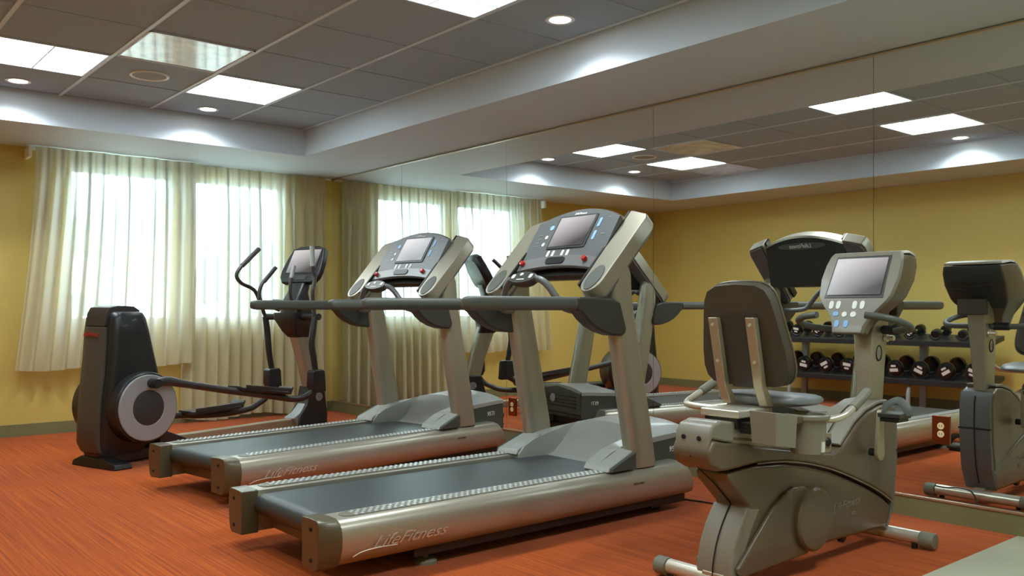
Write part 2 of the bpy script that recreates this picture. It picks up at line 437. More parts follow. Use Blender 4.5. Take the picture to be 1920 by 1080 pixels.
for x, y, lb in DL:
    t = thing('downlight', lb, 'downlight', (x, y, HC), 0, 'recessed downlights')
    MB(t.location).lathe([(.078, HC+.002), (.082, HC-.006), (.074, HC-.009), (.060, HC-.006), (.058, HC+.002)], (x, y, 0), 'z', 36).build('trim_ring', 'trimw', t)
    MB(t.location).lathe([(.058, HC+.001), (.056, HC-.005), (.01, HC-.006)], (x, y, 0), 'z', 30).build('lamp', 'bulb', t)
    ld = bpy.data.lights.new('downlight_beam', 'SPOT'); ld.energy = DOWN_W; ld.spot_size = R(146); ld.spot_blend = .8; ld.shadow_soft_size = .05; ld.color = (.90, .97, 1)
    lo = bpy.data.objects.new('downlight_beam', ld); C.objects.link(lo); lo.location = (0, 0, -.012); lo.parent = t

# ------------------------------------------------------------------ curtains
def curtain(name, label, x0t, x1t, x0b, x1b, zb, seed, y, amp=.030, wl=.108, scal=0):
    rnd = random.Random(seed); NU = int((x1t-x0t)/.006); NV = 26; zt = 2.408
    bm = bmesh.new(); DL_ = bm.verts.layers.float.new('gather'); rows = []
    ph = [rnd.uniform(-.6, .6) for _ in range(200)]
    for j in range(NV+1):
        s = j/NV; z0 = zt+(zb-zt)*s; row = []
        for i in range(NU+1):
            u = i/NU; xt = x0t+(x1t-x0t)*u; xb = x0b+(x1b-x0b)*u
            q = (xt-x0t)/wl; k = int(q); fr = q-k
            fold = math.cos(2*math.pi*q + ph[k % 200]*math.sin(math.pi*fr)*s)
            sharp = (abs(math.cos(math.pi*q))**6) if s < .12 else 0
            a = amp*(.45+.55*min(1, s*3))
            yy = y - a*fold - .012*math.sin(q*1.7+3*s) + (.018*sharp)
            x = xt+(xb-xt)*s**1.3 + .010*math.sin(2*math.pi*q+1.2)*min(1, s*2)
            z = z0 + (scal*math.sin(q*.9+seed)*s**6)
            vv = bm.verts.new((x, yy, z)); row.append(vv)
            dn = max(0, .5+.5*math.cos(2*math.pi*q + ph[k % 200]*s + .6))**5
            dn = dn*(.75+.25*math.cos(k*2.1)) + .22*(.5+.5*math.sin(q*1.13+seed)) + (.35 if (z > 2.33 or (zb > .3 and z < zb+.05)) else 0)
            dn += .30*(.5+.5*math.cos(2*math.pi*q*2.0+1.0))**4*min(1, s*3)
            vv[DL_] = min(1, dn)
        rows.append(row)
    for j in range(NV):
        for i in range(NU): bm.faces.new((rows[j][i], rows[j][i+1], rows[j+1][i+1], rows[j+1][i]))
    me = bpy.data.meshes.new(name); bm.to_mesh(me); bm.free()
    for p in me.polygons: p.use_smooth = True
    me.materials.append(MT['curtain'])
    o = bpy.data.objects.new(name, me); C.objects.link(o)
    tag(o, label, 'curtain'); return o
def pivot(o, p):
    p = Vector(p); o.data.transform(Matrix.Translation(-p)); o.location = p; return o
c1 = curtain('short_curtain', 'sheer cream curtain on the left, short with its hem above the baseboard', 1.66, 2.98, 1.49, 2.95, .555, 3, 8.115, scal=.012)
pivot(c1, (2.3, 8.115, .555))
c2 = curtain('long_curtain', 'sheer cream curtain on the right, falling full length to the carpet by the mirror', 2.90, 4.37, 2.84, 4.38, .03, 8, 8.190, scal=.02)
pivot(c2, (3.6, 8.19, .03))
t = thing('curtain_track', 'slim white curtain track under the soffit above the window', 'curtain track', (3.0, 8.2, 2.39))
MB(t.location).box(1.62, 4.44, 8.222, 8.25, 2.390, 2.414).build('rail', 'trimw', t, bevel=.003)
MB(t.location).box(1.600, 1.625, 8.08, 8.255, 2.31, 2.400).build('end_bracket', 'trimw', t, bevel=.006)

# ------------------------------------------------------------------ treadmill (local x = forward, y = left, z = up)
W = .945
def side(s):           # mirror helper: s=0 near side, s=1 far side
    return (lambda y: y) if s == 0 else (lambda y: W-y)
def make_treadmill(name, label, loc, rz):
    t = thing(name, label, 'treadmill', loc, rz, 'treadmills')
    sec = [(.165, .055), (.165, .238), (.10, .2425), (.05, .2415), (.024, .233), (.007, .212), (-.002, .175), (.001, .135), (.014, .098), (.038, .066), (.070, .052)]
    for s in (0, 1):
        f = side(s)
        # side rail, slanted nose
        m = MB(); r0 = [(.078, f(y), z) for y, z in sec]; r1 = [(2.155+(.245-z)*.55, f(y), z) for y, z in sec]
        r2 = [(2.175+(.245-z)*.55, f(.012+y*.93), .01+z*.93) for y, z in sec]
        m.loft([r0, r1, r2]); rail = m.build('side_rail', 'silver', t, angle=35)
        if s == 0:
            text('lettering', 'LifeFitness', .066, frameM((.39, -.004, .135), (1, 0, .0), (0, -.12, 1)), 'stud' if 0 else 'steel', rail, shear=.6, ext=.0012, xs=1.28)
            MB().tube([(.125, -.006, .098), (.17, -.0075, .112), (.24, -.008, .116), (.33, -.0078, .113)], .0022, 6, 4).build('lettering_swash', 'steel', rail)
            text('small_print', 'TREADMILL', .017, frameM((1.78, -.0035, .172), (1, 0, 0), (0, 0, 1)), 'cap', rail, ext=.0006)
        # end cap
        sc2 = [(.178, .05), (.178, .243), (.10, .2465), (.05, .2455), (.02, .236), (.000, .213), (-.008, .175), (-.005, .135), (.009, .094), (.034, .058), (.068, .045)]
        sc3 = [(.178, .05), (.178, .243), (.10, .2465), (.055, .2455), (.045, .236), (.040, .213), (.038, .175), (.038, .135), (.042, .094), (.052, .058), (.072, .045)]
        m = MB(); m.loft([[(0, f(y), z) for y, z in sc3], [(.03, f(y*.6+z_*.4), z) for (y, z), (z_, _) in zip(sc2, sc3)], [(.082, f(y), z) for y, z in sc2]])
        cp = m.build('end_cap', 'cap', t, bevel=.004, angle=30)
        for z in (.085, .205): MB().lathe([(.008, -.003), (.008, .004), (.003, .004)], (-.001, f(.10), z), 'x', 12).build('bolt', 'dark', cp)
        # grip strip with studs
        m = MB(); pts = rrect(.92, .092, .80, .040, .039, 6)
        m.prism(pts, .2415, .2445, lambda a, b, d: (a, f(b), d)); gs = m.build('grip_strip', 'strip', t, angle=30)
        m = MB(); k = 0; x = .17
        while x < 1.68:
            for j in range(4):
                if (k+j) % 2 == 0:
                    y = .062+.020*j
                    m.box(x, x+.013, min(f(y-.0085), f(y+.0085)), max(f(y-.0085), f(y+.0085)), .2445, .2475)
            x += .0155; k += 1
        m.build('studs', 'stud', gs, smooth=False)
    # running belt as a closed loop round the rear roller
    prof = [(1.86, .226), (.12, .226)]+[(.105+.048*math.cos(R(a)), .178+.048*math.sin(R(a))) for a in range(100, 271, 15)]+[(1.86, .13)]
    MB().prism(prof, .192, W-.192, lambda a, b, d: (a, d, b)).build('running_belt', 'belt', t, angle=30)
    MB().box(.16, 2.2, .166, W-.166, .20, .2205).build('deck', 'black', t, smooth=False)
    MB().lathe([(.03, .166), (.040, .168), (.040, W-.168), (.03, W-.166)], (.105, 0, .178), 'y', 20).build('rear_roller', 'steel', t)
    MB().box(.150, .156, .166, W-.166, .062, .150).build('rear_crossmember', 'shell', t, bevel=.002)
    m = MB(); m.box(.30, 2.18, .17, W-.17, .075, .19); m.box(.45, 2.2, .055, .16, .024, .085); m.box(.45, 2.2, W-.16, W-.055, .024, .085)  # low black side bars: part frame, part filled-in shadow under the rails
    m.box(1.95, 2.22, .06, W-.06, .012, .075)
    m.build('underframe_and_shade', 'black', t, smooth=False)
    for x, y in ((.55, .12), (.55, W-.12)):
        m = MB(); m.lathe([(.05, -.0295), (.05, -.016), (.042, -.008), (.014, -.004), (.014, .08), (.004, .08)], (x, y, 0), 'z', 24); m.build('levelling_foot', 'endcap', t)
    for y in (.15, W-.15):
        MB().lathe([(.02, -.02), (.034, -.018), (.034, .018), (.02, .02)], (2.08, y, .0045), 'y', 20).build('front_wheel', 'black', t)
    # motor cover: surface grid over (x, y)
    cols = [(.125, 0), (.150, 0), (.195, 0), (.215, .0), (.232, 1), (.30, 1), (W/2, 1)]
    ys = [c[0] for c in cols]+[W-c[0] for c in reversed(cols[:-1])]
    kk = [c[1] for c in cols]+[c[1] for c in reversed(cols[:-1])]
    def colpts(y, inner):
        c = 1-((y-W/2)/.36)**2; e = .055*max(0, c)
        if inner: base = [(1.80, .228), (1.85, .238), (1.92, .285), (1.985, .340), (2.04, .368)]
        else: base = [(1.60, .246), (1.64, .288), (1.72, .325), (1.82, .350), (1.95, .362)]
        base += [(2.10, .370), (2.2, .376), (2.28, .381), (2.345, .382)]
        return [(x, z+(e*min(1, max(0, (x-1.84)/.2)))) for x, z in base]
    grid = [[(x, y, z) for x, z in colpts(y, k)] for y, k in zip(ys, kk)]
    m = MB(); bmv = [[m.v(p) for p in col] for col in grid]
    low = [[m.v((p[0], p[1], max(.222, p[2]-.03))) for p in col] for col in grid]
    nC, nR = len(grid), len(grid[0])
    for A in (bmv, low):
        for i in range(nC-1):
            for j in range(nR-1): m.bm.faces.new((A[i][j], A[i+1][j], A[i+1][j+1], A[i][j+1]))
    for i in range(nC-1):
        m.bm.faces.new((bmv[i][0], low[i][0], low[i+1][0], bmv[i+1][0])); m.bm.faces.new((bmv[i][-1], bmv[i+1][-1], low[i+1][-1], low[i][-1]))
    for j in range(nR-1):
        m.bm.faces.new((bmv[0][j], bmv[0][j+1], low[0][j+1], low[0][j])); m.bm.faces.new((bmv[-1][j], low[-1][j], low[-1][j+1], bmv[-1][j+1]))
    m.build('motor_cover', 'cover', t, bevel=.003, angle=42)
    for s in (0, 1):
        f = side(s)
        sp = [(x, z-.004) for x, z in colpts(.125, 0)]
        poly = [(1.60, .236)]+sp+[(2.35, .20), (2.35, .17), (2.15, .17), (2.1, .236)]
        sd = MB().prism(poly, f(.130), f(.150), lambda a, b, d: (a, d, b)).build('side_panel', 'cover_dk', t, bevel=.002)
        if s == 0: text('model_mark', '95Ti', .042, frameM((2.21, .1285, .29), (1, 0, 0), (0, 0, 1)), 'btn', sd, shear=.15, xs=1.0)
        # heel block in front of the post
        m = MB(); m.loft([[(1.585, f(.03), .243), (1.585, f(.205), .243), (1.60, f(.205), .272), (1.60, f(.035), .266)],
                          [(1.78, f(.02), .243), (1.78, f(.205), .243), (1.78, f(.205), .350), (1.78, f(.04), .335)]])
        hk = m.build('heel_block', 'cover', t, bevel=.006)
        MB().prism([(1.60, .246), (1.605, .262), (1.775, .330), (1.775, .246)], f(.036), f(.012), lambda a, b, d: (a, d, b)).build('heel_side', 'cover_dk', hk, bevel=.002)
    MB().box(1.835, 1.856, .196, W-.196, .2262, .236).build('belt_gap_strip', 'black', t, smooth=False)  # black strip drawn in for the gap between belt and motor cover
    fr = MB(); fr.loft([[(2.325, .14, .17), (2.325, W-.14, .17), (2.325, W-.14, .372), (2.325, W/2, .425), (2.325, .14, .372)],
                        [(2.352, .14, .17), (2.352, W-.14, .17), (2.352, W-.14, .366), (2.352, W/2, .416), (2.352, .14, .366)]])
    fg = fr.build('front_grille', 'cover_dk', t, smooth=False)
    m = MB()
    for k in range(4): m.box(2.350, 2.358, .20, W-.20, .335-k*.028, .343-k*.028)
    m.box(2.350, 2.362, .135, W-.135, .196, .204)
    m.build('louver', 'black', fg, smooth=False)
    MB().lathe([(.036, -.001), (.036, .010), (.030, .012), (.004, .012)], (2.352, W/2+.05, .315), 'x', 24).build('round_emblem', 'ring', fg)
    # upright posts
    for s in (0, 1):
        f = side(s)
        path = [(1.878, .243, .178/2), (1.84, .45, .178/2), (1.793, .67, .176/2), (1.748, .90, .165/2), (1.716, 1.06, .155/2), (1.706, 1.16, .145/2), (1.704, 1.24, .14/2), (1.70, 1.295, .10/2)]
        m = MB(); rings = []
        for x, z, hx in path:
            rings.append([(a, f(b), z) for a, b in rrect(x, .075, hx, .052, .045, 4)])
        m.loft(rings); pst = m.build('upright_post', 'silver2', t, angle=50)
        m = MB(); m.lathe([(.009, -.002), (.009, .003), (.003, .003)], (1.80, f(.128) if s == 0 else f(.128), .33), 'y', 10); m.build('bolt', 'dark', pst)
        # handrail
        m = MB(); rings = []
        for x, k in ((.700, .45), (.706, .75), (.722, .93), (.745, 1), (1.36, 1)):
            rings.append([(x, f(b), c) for b, c in rrect(.045, 1.0885, .036*k, .0325*k, .026*k, 4)])
        m.loft(rings); hr = m.build('handrail', 'grip', t, angle=50)
        m = MB(); poly = [(1.362, 1.121), (1.50, 1.121), (1.60, 1.117), (1.655, 1.10), (1.675, 1.04), (1.700, .965), (1.695, .938), (1.665, .926), (1.60, .930), (1.53, .948), (1.47, .975), (1.42, 1.010), (1.385, 1.045), (1.362, 1.056)]
        m.prism(poly, f(.004), f(.094), lambda a, b, d: (a, d, b)); m.build('rail_bracket', 'grip2', t, bevel=.014, seg=3)
    # console
    con = MB(); a = R(57); cu, su = math.cos(a), math.sin(a)
    def P(sv, y, n=0): return (1.630+sv*cu-n*su, y, 1.276+sv*su+n*cu)       # n = out of face
    yw0, yw1 = .158, W-.158
    ysn = [yw0+(yw1-yw0)*k/14 for k in range(15)]
    top = lambda y: .405-.075*((y-W/2)/.315)**2
    bot = lambda y: -.012+.030*(1-((y-W/2)/.315)**2)
    rings = [[P(bot(y), y), P(bot(y)+.12, y), P(top(y), y), P(top(y)+.006, y, -.012), P(top(y)-.004, y, -.045), P(.14, y, -.085), P(bot(y)+.02, y, -.045), P(bot(y)-.004, y, -.006)] for y in ysn]
    con.loft(rings); cn = con.build('console', 'panel', t, bevel=.002, angle=38)
    # dark back shell with pale brow
    rings = [[P(top(y)-.008, y, -.046), (P(top(y), y)[0]+.10, y, P(top(y), y)[2]-.045), (1.86+.03, y, 1.40), (1.845, y, 1.222), (1.69, y, 1.222), (1.66, y, 1.245), P(.14, y, -.083)] for y in ysn]
    bk = MB().loft(rings).build('console_back', 'dkback', t, bevel=.003, angle=38)
    m = MB(); rings = [[(P(top(y), y)[0]+.012, y, P(top(y), y)[2]+.004), (P(top(y), y)[0]+.105, y, P(top(y), y)[2]-.030), (P(top(y), y)[0]+.107, y, P(top(y), y)[2]-.046), (P(top(y), y)[0]+.02, y, P(top(y), y)[2]-.018)] for y in ysn]
    m.loft(rings).build('brow', 'silver', bk, angle=30)
    bx = P(top(W/2), W/2)
    m = MB(); m.prism([(.19*math.cos(R(k)), .026*math.sin(R(k))) for k in range(0, 360, 12)], 0, .006, lambda p, q, d: (bx[0]+.090+d-(q+.05)*.05, W/2+p, bx[2]-.105+q)).build('badge', 'cover_dk', bk)
    text('back_lettering', 'LifeFitness', .042, frameM((bx[0]+.100, W/2, bx[2]-.106), (0, 1, 0), (-.05, 0, 1)), 'btn', bk, shear=.4)
    # lower strip carrying the knobs
    rings = [[P(bot(y), y, .0005), P(bot(y)+.075, y, .0005), P(bot(y)+.072, y, .006), P(bot(y)+.004, y, .006)] for y in ysn]
    MB().loft(rings).build('knob_strip', 'panel2', cn, bevel=.0015)
    fm = lambda sv, y, n=0: frameM(P(sv, y, n), (0, -1, 0), (cu, 0, su))
    m = MB(); m.prism(rrect(0, 0, .074, .022, .020, 5), .004, .012, lambda p, q, d: P(.055+q, W/2+.02+p, d)).build('cup_slot', 'black', cn, bevel=.002)
    for y, sv in ((.258, .052), (.745, .040)):
        o_ = MB(); k = P(sv, y, .006)
        nv = Vector((-su, 0, cu)); e1 = Vector((0, 1, 0)); e2 = nv.cross(e1)
        rings = [[Vector(k)+nv*h+e1*(r*math.cos(q*math.pi/8))+e2*(r*math.sin(q*math.pi/8)) for q in range(16)] for r, h in ((.015, 0), (.017, .012), (.014, .020), (.004, .022))]
        o_.loft(rings).build('stop_knob', 'red', cn)
    # screen
    m = MB(); m.prism(rrect(0, 0, .150, .112, .008, 3), .0005, .006, lambda p, q, d: P(.250+q, .470+p, d)).build('screen_bezel', 'dkback', cn, bevel=.0015)
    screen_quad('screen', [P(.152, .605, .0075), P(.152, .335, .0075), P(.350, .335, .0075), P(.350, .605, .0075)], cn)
    def keys(nm, lst, mt):
        for y, sv, hy, hs in lst:
            MB().prism(rrect(0, 0, hy, hs, min(hy, hs)*.9, 3), .0005, .003, lambda p, q, d: P(sv+q, y+p, d)).build(nm, mt, cn, smooth=False)
    keys('key', [(.585, .108, .009, .020), (.545, .108, .009, .020), (.470, .108, .009, .020), (.430, .108, .009, .020), (.665, .225, .010, .012), (.665, .175, .010, .012)], 'btn')
    keys('blue_key', [(.655, .290, .016, .016), (.285, .300, .010, .030), (.285, .215, .010, .030)], 'btnb')
    m = MB()
    for k in range(4): m.prism(rrect(0, 0, .014, .002, .0018, 2), .0005, .002, lambda p, q, d: P(.165+.026*k+q, .72+p, d))
    for yy_, sv in ((.225, .33), (.225, .22)): m.prism(rrect(0, 0, .014, .002, .0018, 2), .0005, .002, lambda p, q, d: P(sv+q, yy_+p, d))
    m.build('key_legend', 'cover', cn, smooth=False)
    text('brand_lettering', 'LifeFitness', .022, fm(.376, W/2, .001), 'btn', cn, shear=.3)
    # speaker wings either side
    b_ = R(46.5); cb, sb = math.cos(b_), math.sin(b_)
    def Q(sv, y, n=0): return (1.500+sv*cb-n*sb, y, 1.170+sv*sb+n*cb)
    for s in (0, 1):
        f = side(s)
        out = [(.012+.075*(1-math.cos(R(k))), .088-.075*math.cos(R(k))) for k in range(0, 1)]
        ol = []
        for k in range(0, 181, 20): ol.append((.052-.078*math.sin(R(k)), .088+.068*math.cos(R(k))))
        ol += [(.30, .013), (.505, .010), (.535, .025), (.575, .150), (.570, .158), (.30, .160)]
        m = MB(); m.prism(ol, 0, -.080, lambda p, q, d: Q(p, f(q), d)); wg = m.build('speaker_wing', 'silver2', t, bevel=.006, seg=3)
        m = MB(); ol2 = [(p*.96+.01, .088+(q-.088)*.86) for p, q in ol]; m.prism(ol2, -.080, -.096, lambda p, q, d: Q(p, f(q), d)); m.build('wing_back', 'midback', wg, bevel=.003)
        m = MB(); m.prism([(.070+.086*math.cos(R(k)), .087+.048*math.sin(R(k))) for k in range(0, 360, 12)], .0005, .004, lambda p, q, d: Q(p, f(q), d)); m.build('speaker_grille', 'shell' if 0 else 'grip', wg, bevel=.0015)
        # black seam strip between wing and console
        m = MB(); m.prism([(.02, .158), (.57, .158), (.57, .172), (.02, .172)], .002, -.05, lambda p, q, d: Q(p, f(q), d)); m.build('wing_seam', 'black', wg, smooth=False)
    # heart rate bar with key pod
    m = MB(); m.tube([(1.66, .09, 1.055), (1.56, .16, 1.05), (1.475, .22, 1.065), (1.452, .262, 1.120), (1.436, .300, 1.175), (1.422, .345, 1.212), (1.415, .40, 1.222)], .018, 12)
    m.build('heart_rate_bar', 'midback', t)
    m = MB(); m.tube([(1.66, W-.09, 1.055), (1.56, W-.16, 1.05), (1.475, W-.22, 1.065), (1.452, W-.262, 1.120), (1.436, W-.300, 1.175), (1.422, W-.345, 1.212), (1.415, W-.40, 1.222)], .018, 12)
    m.build('heart_rate_bar', 'midback', t)
    pc = R(48)
    def G(p, q, d): return (1.41+q*math.cos(pc)-d*math.sin(pc), .4725+p, 1.222+q*math.sin(pc)+d*math.cos(pc))
    el = lambda k: [(.108*k*math.cos(R(x)), .042*k*math.sin(R(x))) for x in range(0, 360, 12)]
    m = MB(); m.loft([[G(p, q, d) for p, q in el(k)] for k, d in ((.55, -.045), (.9, -.028), (1.0, -.008), (1.0, .006), (.93, .012))]); pod = m.build('key_pod', 'grip2', t, angle=35)
    for p, hs in ((.068, .016), (.012, .010), (-.068, .016)):
        MB().prism(rrect(p, .004 if hs > .012 else .018, .012, hs*.9, .007, 3), .0125, .015, lambda a_, b2, d: G(a_, b2, d)).build('key', 'btn', pod, smooth=False)
    MB().prism(rrect(0, -.018, .03, .003, .002, 2), .0125, .014, G).build('key_legend', 'btn', pod, smooth=False)
    return t
TS_ = .973; TZ = H*(1-TS_)      # raised on its levelling feet
T1 = make_treadmill('treadmill', 'silver treadmill nearest the camera, its rear end at the bottom of the photo', (1.60*TS_, 3.03*TS_, TZ), 0)
T2 = make_treadmill('treadmill', 'silver treadmill farther back, between the near treadmill and the elliptical', (1.875*TS_, 4.624*TS_, TZ), R(8.3))
for t_ in (T1, T2): t_.scale = (TS_,)*3

# ------------------------------------------------------------------ recumbent bike (built in world coordinates around its root)
BO = Vector((3.30, 2.045, 0)); BY = 2.045
bike = thing('recumbent_bike', 'taupe recumbent exercise bike with cup holder, facing the mirror at right', 'exercise bike', BO)
def B(): return MB(BO)
def TB(poly): return [(a*1.018, H-(H-b)*1.018) for a, b in poly]
def XZ(poly, ya, yb, name, m, parent=None, bevel=.012, seg=3, angle=40):
    return B().prism(poly, ya, yb, lambda a, b, d: (a, d, b)).build(name, m, parent or bike, bevel=bevel, seg=seg, angle=angle)
crease = TB([(2.625, .480), (2.80, .488), (2.98, .476), (3.15, .447), (3.32, .405), (3.48, .352), (3.64, .292), (3.755, .240), (3.835, .195)])
top = TB([(3.868, .36), (3.868, .56), (3.850, .62), (3.80, .643), (3.72, .640), (3.62, .618), (3.53, .575), (3.45, .520), (3.41, .487), (3.335, .470), (2.60, .585), (2.545, .600), (2.525, .585), (2.510, .545), (2.530, .505), (2.575, .483)])
XZ(crease+top, BY-.088, BY+.088, 'upper_shroud', 'shell', bevel=.018)
low = TB([(2.63, .470), (2.80, .478), (2.98, .466), (3.15, .437), (3.32, .395), (3.48, .342), (3.64, .282), (3.755, .230), (3.828, .185), (3.812, .13), (3.79, .095), (3.55, .100), (3.20, .108), (2.95, .085), (2.82, .060), (2.66, .058), (2.652, .11), (2.672, .19), (2.708, .26), (2.760, .330), (2.70, .385), (2.645, .435)])
lb = XZ(low, BY-.080, BY+.080, 'lower_shroud', 'shell', bevel=.016)
# paler rear leg skin, crease line and split lines
rearsk = TB([(2.650, .058), (2.646, .11), (2.666, .19), (2.702, .26), (2.752, .330), (2.835, .318), (2.790, .26), (2.748, .19), (2.725, .11), (2.72, .058)])
XZ(rearsk, BY-.082, BY+.082, 'rear_leg_cover', 'shell_lt', bevel=.012)
B().tube([(a, BY, b) for a, b in TB([(2.752, .333), (2.700, .262), (2.664, .19), (2.6435, .11), (2.647, .06)])], .0028, 6, 2).build('seam', 'dark', lb)
B().tube([(a, BY, b) for a, b in TB([(2.512, .54), (2.573, .479), (2.640, .432), (2.70, .380), (2.757, .330)])], .0028, 6, 2).build('seam', 'dark', lb)
for s in (-1, 1):
    ya, yb = sorted((BY+s*.078, BY+s*.102))
    led = TB([(2.69, .082), (2.66, .120), (2.76, .205), (2.88, .305), (2.965, .352), (3.03, .372), (3.10, .368), (3.17, .33), (3.20, .28), (3.21, .20), (3.17, .125), (3.12, .098)])
    XZ(led, ya, yb, 'crank_housing', 'shell', bevel=.012)
    m = B(); m.lathe([(.128, 0), (.128, s*.018), (.118, s*.026), (.01, s*.027)] if s > 0 else [(.01, -.027), (.118, -.026), (.128, -.018), (.128, 0)], (3.145*1.018, BY+s*.100, .219), 'y', 40).build('round_cover', 'shell', bike, angle=30)
    m = B(); m.tube([(a, BY+s*.0885, b) for a, b in crease[1:]], .0032, 6, 2); m.build('crease_line', 'shell_lt', lb)  # pale line drawn along the body crease
    # crank + pedal
    ph = -1 if s < 0 else 1
    px, pz = 3.665, .44
    tx, tz = (3.672, .612) if s < 0 else (3.655, .270)
    yy = BY+s*.138
    ol = []
    for k in range(0, 181, 20): ol.append((.030*math.cos(R(k+180)), .030*math.sin(R(k+180))-.0))
    d = Vector((tx-px, 0, tz-pz)); L = d.length; d.normalize(); n_ = Vector((d.z, 0, -d.x))
    def cr(a, b, y): v = Vector((px, 0, pz))+n_*a+d*b; return (v.x, y, v.z)
    pol = [(.030*math.cos(R(k)), .034*math.sin(R(k))) for k in range(180, 361, 20)]+[(.0155*math.cos(R(k)), L+.0155*math.sin(R(k))) for k in range(0, 181, 20)]
    B().prism(pol, yy-s*.004, yy+s*.016, cr).build('crank_arm', 'barcol', bike, bevel=.004)
    B().lathe([(.017, -.018), (.017, .018)], (px, BY+s*.12, pz), 'y', 20).build('crank_axle', 'dark', bike)
    y0_, y1_ = sorted((yy+s*.020, yy+s*.118))
    pd = XZ([(tx-.052, tz-.012), (tx-.055, tz+.008), (tx+.055, tz+.008), (tx+.060, tz-.006), (tx+.050, tz-.016)], y0_, y1_, 'pedal', 'grip2', bevel=.004)
    B().box(tx-.045, tx+.045, y0_+.008, y1_-.008, tz-.030, tz-.014).build('pedal_weight', 'black', pd, bevel=.003)
    yc = (y0_+y1_)/2
    arc = [(tx+.005, yc-s*.052, tz+.000), (tx+.012, yc-s*.046, tz+.030), (tx+.018, yc-s*.008, tz+.056), (tx+.018, yc+s*.018, tz+.055), (tx+.014, yc+s*.050, tz+.026), (tx+.010, yc+s*.056, tz-.002)]
    B().tube(arc, .004, 8, 4, ry=4.5, up=(0, 0, 1)).build('foot_strap', 'grip', pd)
text('lettering', 'LifeFitness', .050, Matrix.Translation(-BO) @ frameM((3.50, BY-.0815, .228), (1, 0, .06), (0, 0, 1)), 'shell_lt', lb, shear=.5, ext=.001, xs=1.05)
text('model_mark', '95R', .024, Matrix.Translation(-BO) @ frameM((3.56, BY-.0815, .182), (1, 0, 0), (0, 0, 1)), 'shell_lt', lb, shear=.3, ext=.001)
# front and rear caps, rail, nose
nose = XZ(TB([(3.405, .490), (3.44, .517), (3.52, .578), (3.62, .622), (3.72, .645), (3.80, .648), (3.80, .660), (3.70, .658), (3.60, .632), (3.50, .582), (3.42, .520), (3.395, .500)]), BY-.078, BY+.078, 'nose_cover', 'shell_lt', bevel=.006)
B().tube([(a, BY, b) for a, b in TB([(3.400, .505), (3.50, .590), (3.60, .640), (3.70, .664)])], .0025, 6, 2).build('seam', 'dark', nose)
front = XZ(TB([(3.860, .36), (3.868, .56), (3.850, .62), (3.862, .625), (3.882, .56), (3.884, .40), (3.862, .22), (3.822, .13), (3.80, .095), (3.79, .097), (3.815, .14)]), BY-.081, BY+.081, 'front_cover', 'cover_dk' if 0 else 'midback', bevel=.006)
B().tube([(a, BY, b) for a, b in TB([(3.872, .60), (3.886, .56), (3.888, .40), (3.868, .23), (3.826, .13)])], .003, 6, 2).build('seam', 'dark', front)
B().box(3.94, 3.9615, BY-.082, BY+.082, .412, .420).build('seam', 'dark', front, smooth=False)
rear = XZ(TB([(2.518, .560), (2.524, .620), (2.545, .650), (2.60, .662), (2.655, .655), (2.67, .64), (2.67, .575), (2.60, .588), (2.545, .600)]), BY-.078, BY+.078, 'rear_cap', 'shell_lt', bevel=.018)
for y in (BY-.035, BY+.035): B().lathe([(.0085, -.004), (.0085, .003)], (2.5665, y, .594), 'x', 14).build('screw_hole', 'dark', rear)
XZ(TB([(2.655, .655), (3.36, .548), (3.36, .462), (2.655, .575)]), BY-.062, BY+.062, 'seat_rail', 'barcol', bevel=.004)
XZ(TB([(2.655, .600), (3.34, .497), (3.34, .486), (2.655, .590)]), BY-.064, BY+.064, 'rail_groove', 'shell', bevel=.001)
B().ell((3.39, BY-.055, .505), .022, .02, .022).build('stop_bumper', 'black', bike)
# carriage + seat
B().box(2.73, 2.95, BY-.088, BY+.088, .655, .685).build('seat_carriage', 'steel', bike, bevel=.006)
B().box(2.74, 2.94, BY-.075, BY+.075, .615, .657).build('carriage_block', 'black', bike, bevel=.004)
m = B(); rings = []
def seatring(x, hw, zt, zb): return [(x, BY+a, z) for a, z in ((-hw, zb+.012), (-hw*.96, zt-.006), (-hw*.6, zt), (0, zt-.004), (hw*.6, zt), (hw*.96, zt-.006), (hw, zb+.012), (hw*.8, zb), (0, zb), (-hw*.8, zb))]
for x, hw, zt, zb in ((2.915, .12, .722, .70), (2.935, .175, .735, .685), (3.02, .205, .737, .682), (3.12, .195, .732, .680), (3.20, .165, .724, .682), (3.245, .13, .712, .684), (3.262, .09, .704, .690)): rings.append(seatring(x, hw, zt, zb))
m.loft(rings); m.build('seat_cushion', 'seatpad', bike, angle=60, sub=1)
# backrest
bp_ = R(12.5)
def K(p, q, d): return (2.888-q*math.sin(bp_)+d*math.cos(bp_), BY-.015+p, .770+q*math.cos(bp_)+d*math.sin(bp_))
half = [(0, -.006), (.12, -.005), (.160, .004), (.184, .028), (.194, .070), (.190, .13), (.178, .20), (.164, .28), (.152, .335), (.132, .372), (.09, .392), (0, .398)]
ol = half+[(-a, b) for a, b in reversed(half[1:-1])]
m = B(); m.loft([[K(p*.985, .197+(q-.197)*.985, 0) for p, q in ol], [K(p, q, .008) for p, q in ol], [K(p, q, .045) for p, q in ol], [K(p*.93, .197+(q-.197)*.95, .062) for p, q in ol]])
back = m.build('backrest', 'pad', bike, angle=35)
XZs = [(p, q) for p, q in rrect(-.010, .135, .075, .145, .004, 2)]
B().prism(XZs, -.001, -.004, K).build('rear_panel', 'shell' if 0 else 'grip2', back)
B().tube([K(p, q, .046) for p, q in ol], .005, 8, 2, closed=True).build('piping', 'shell', back)
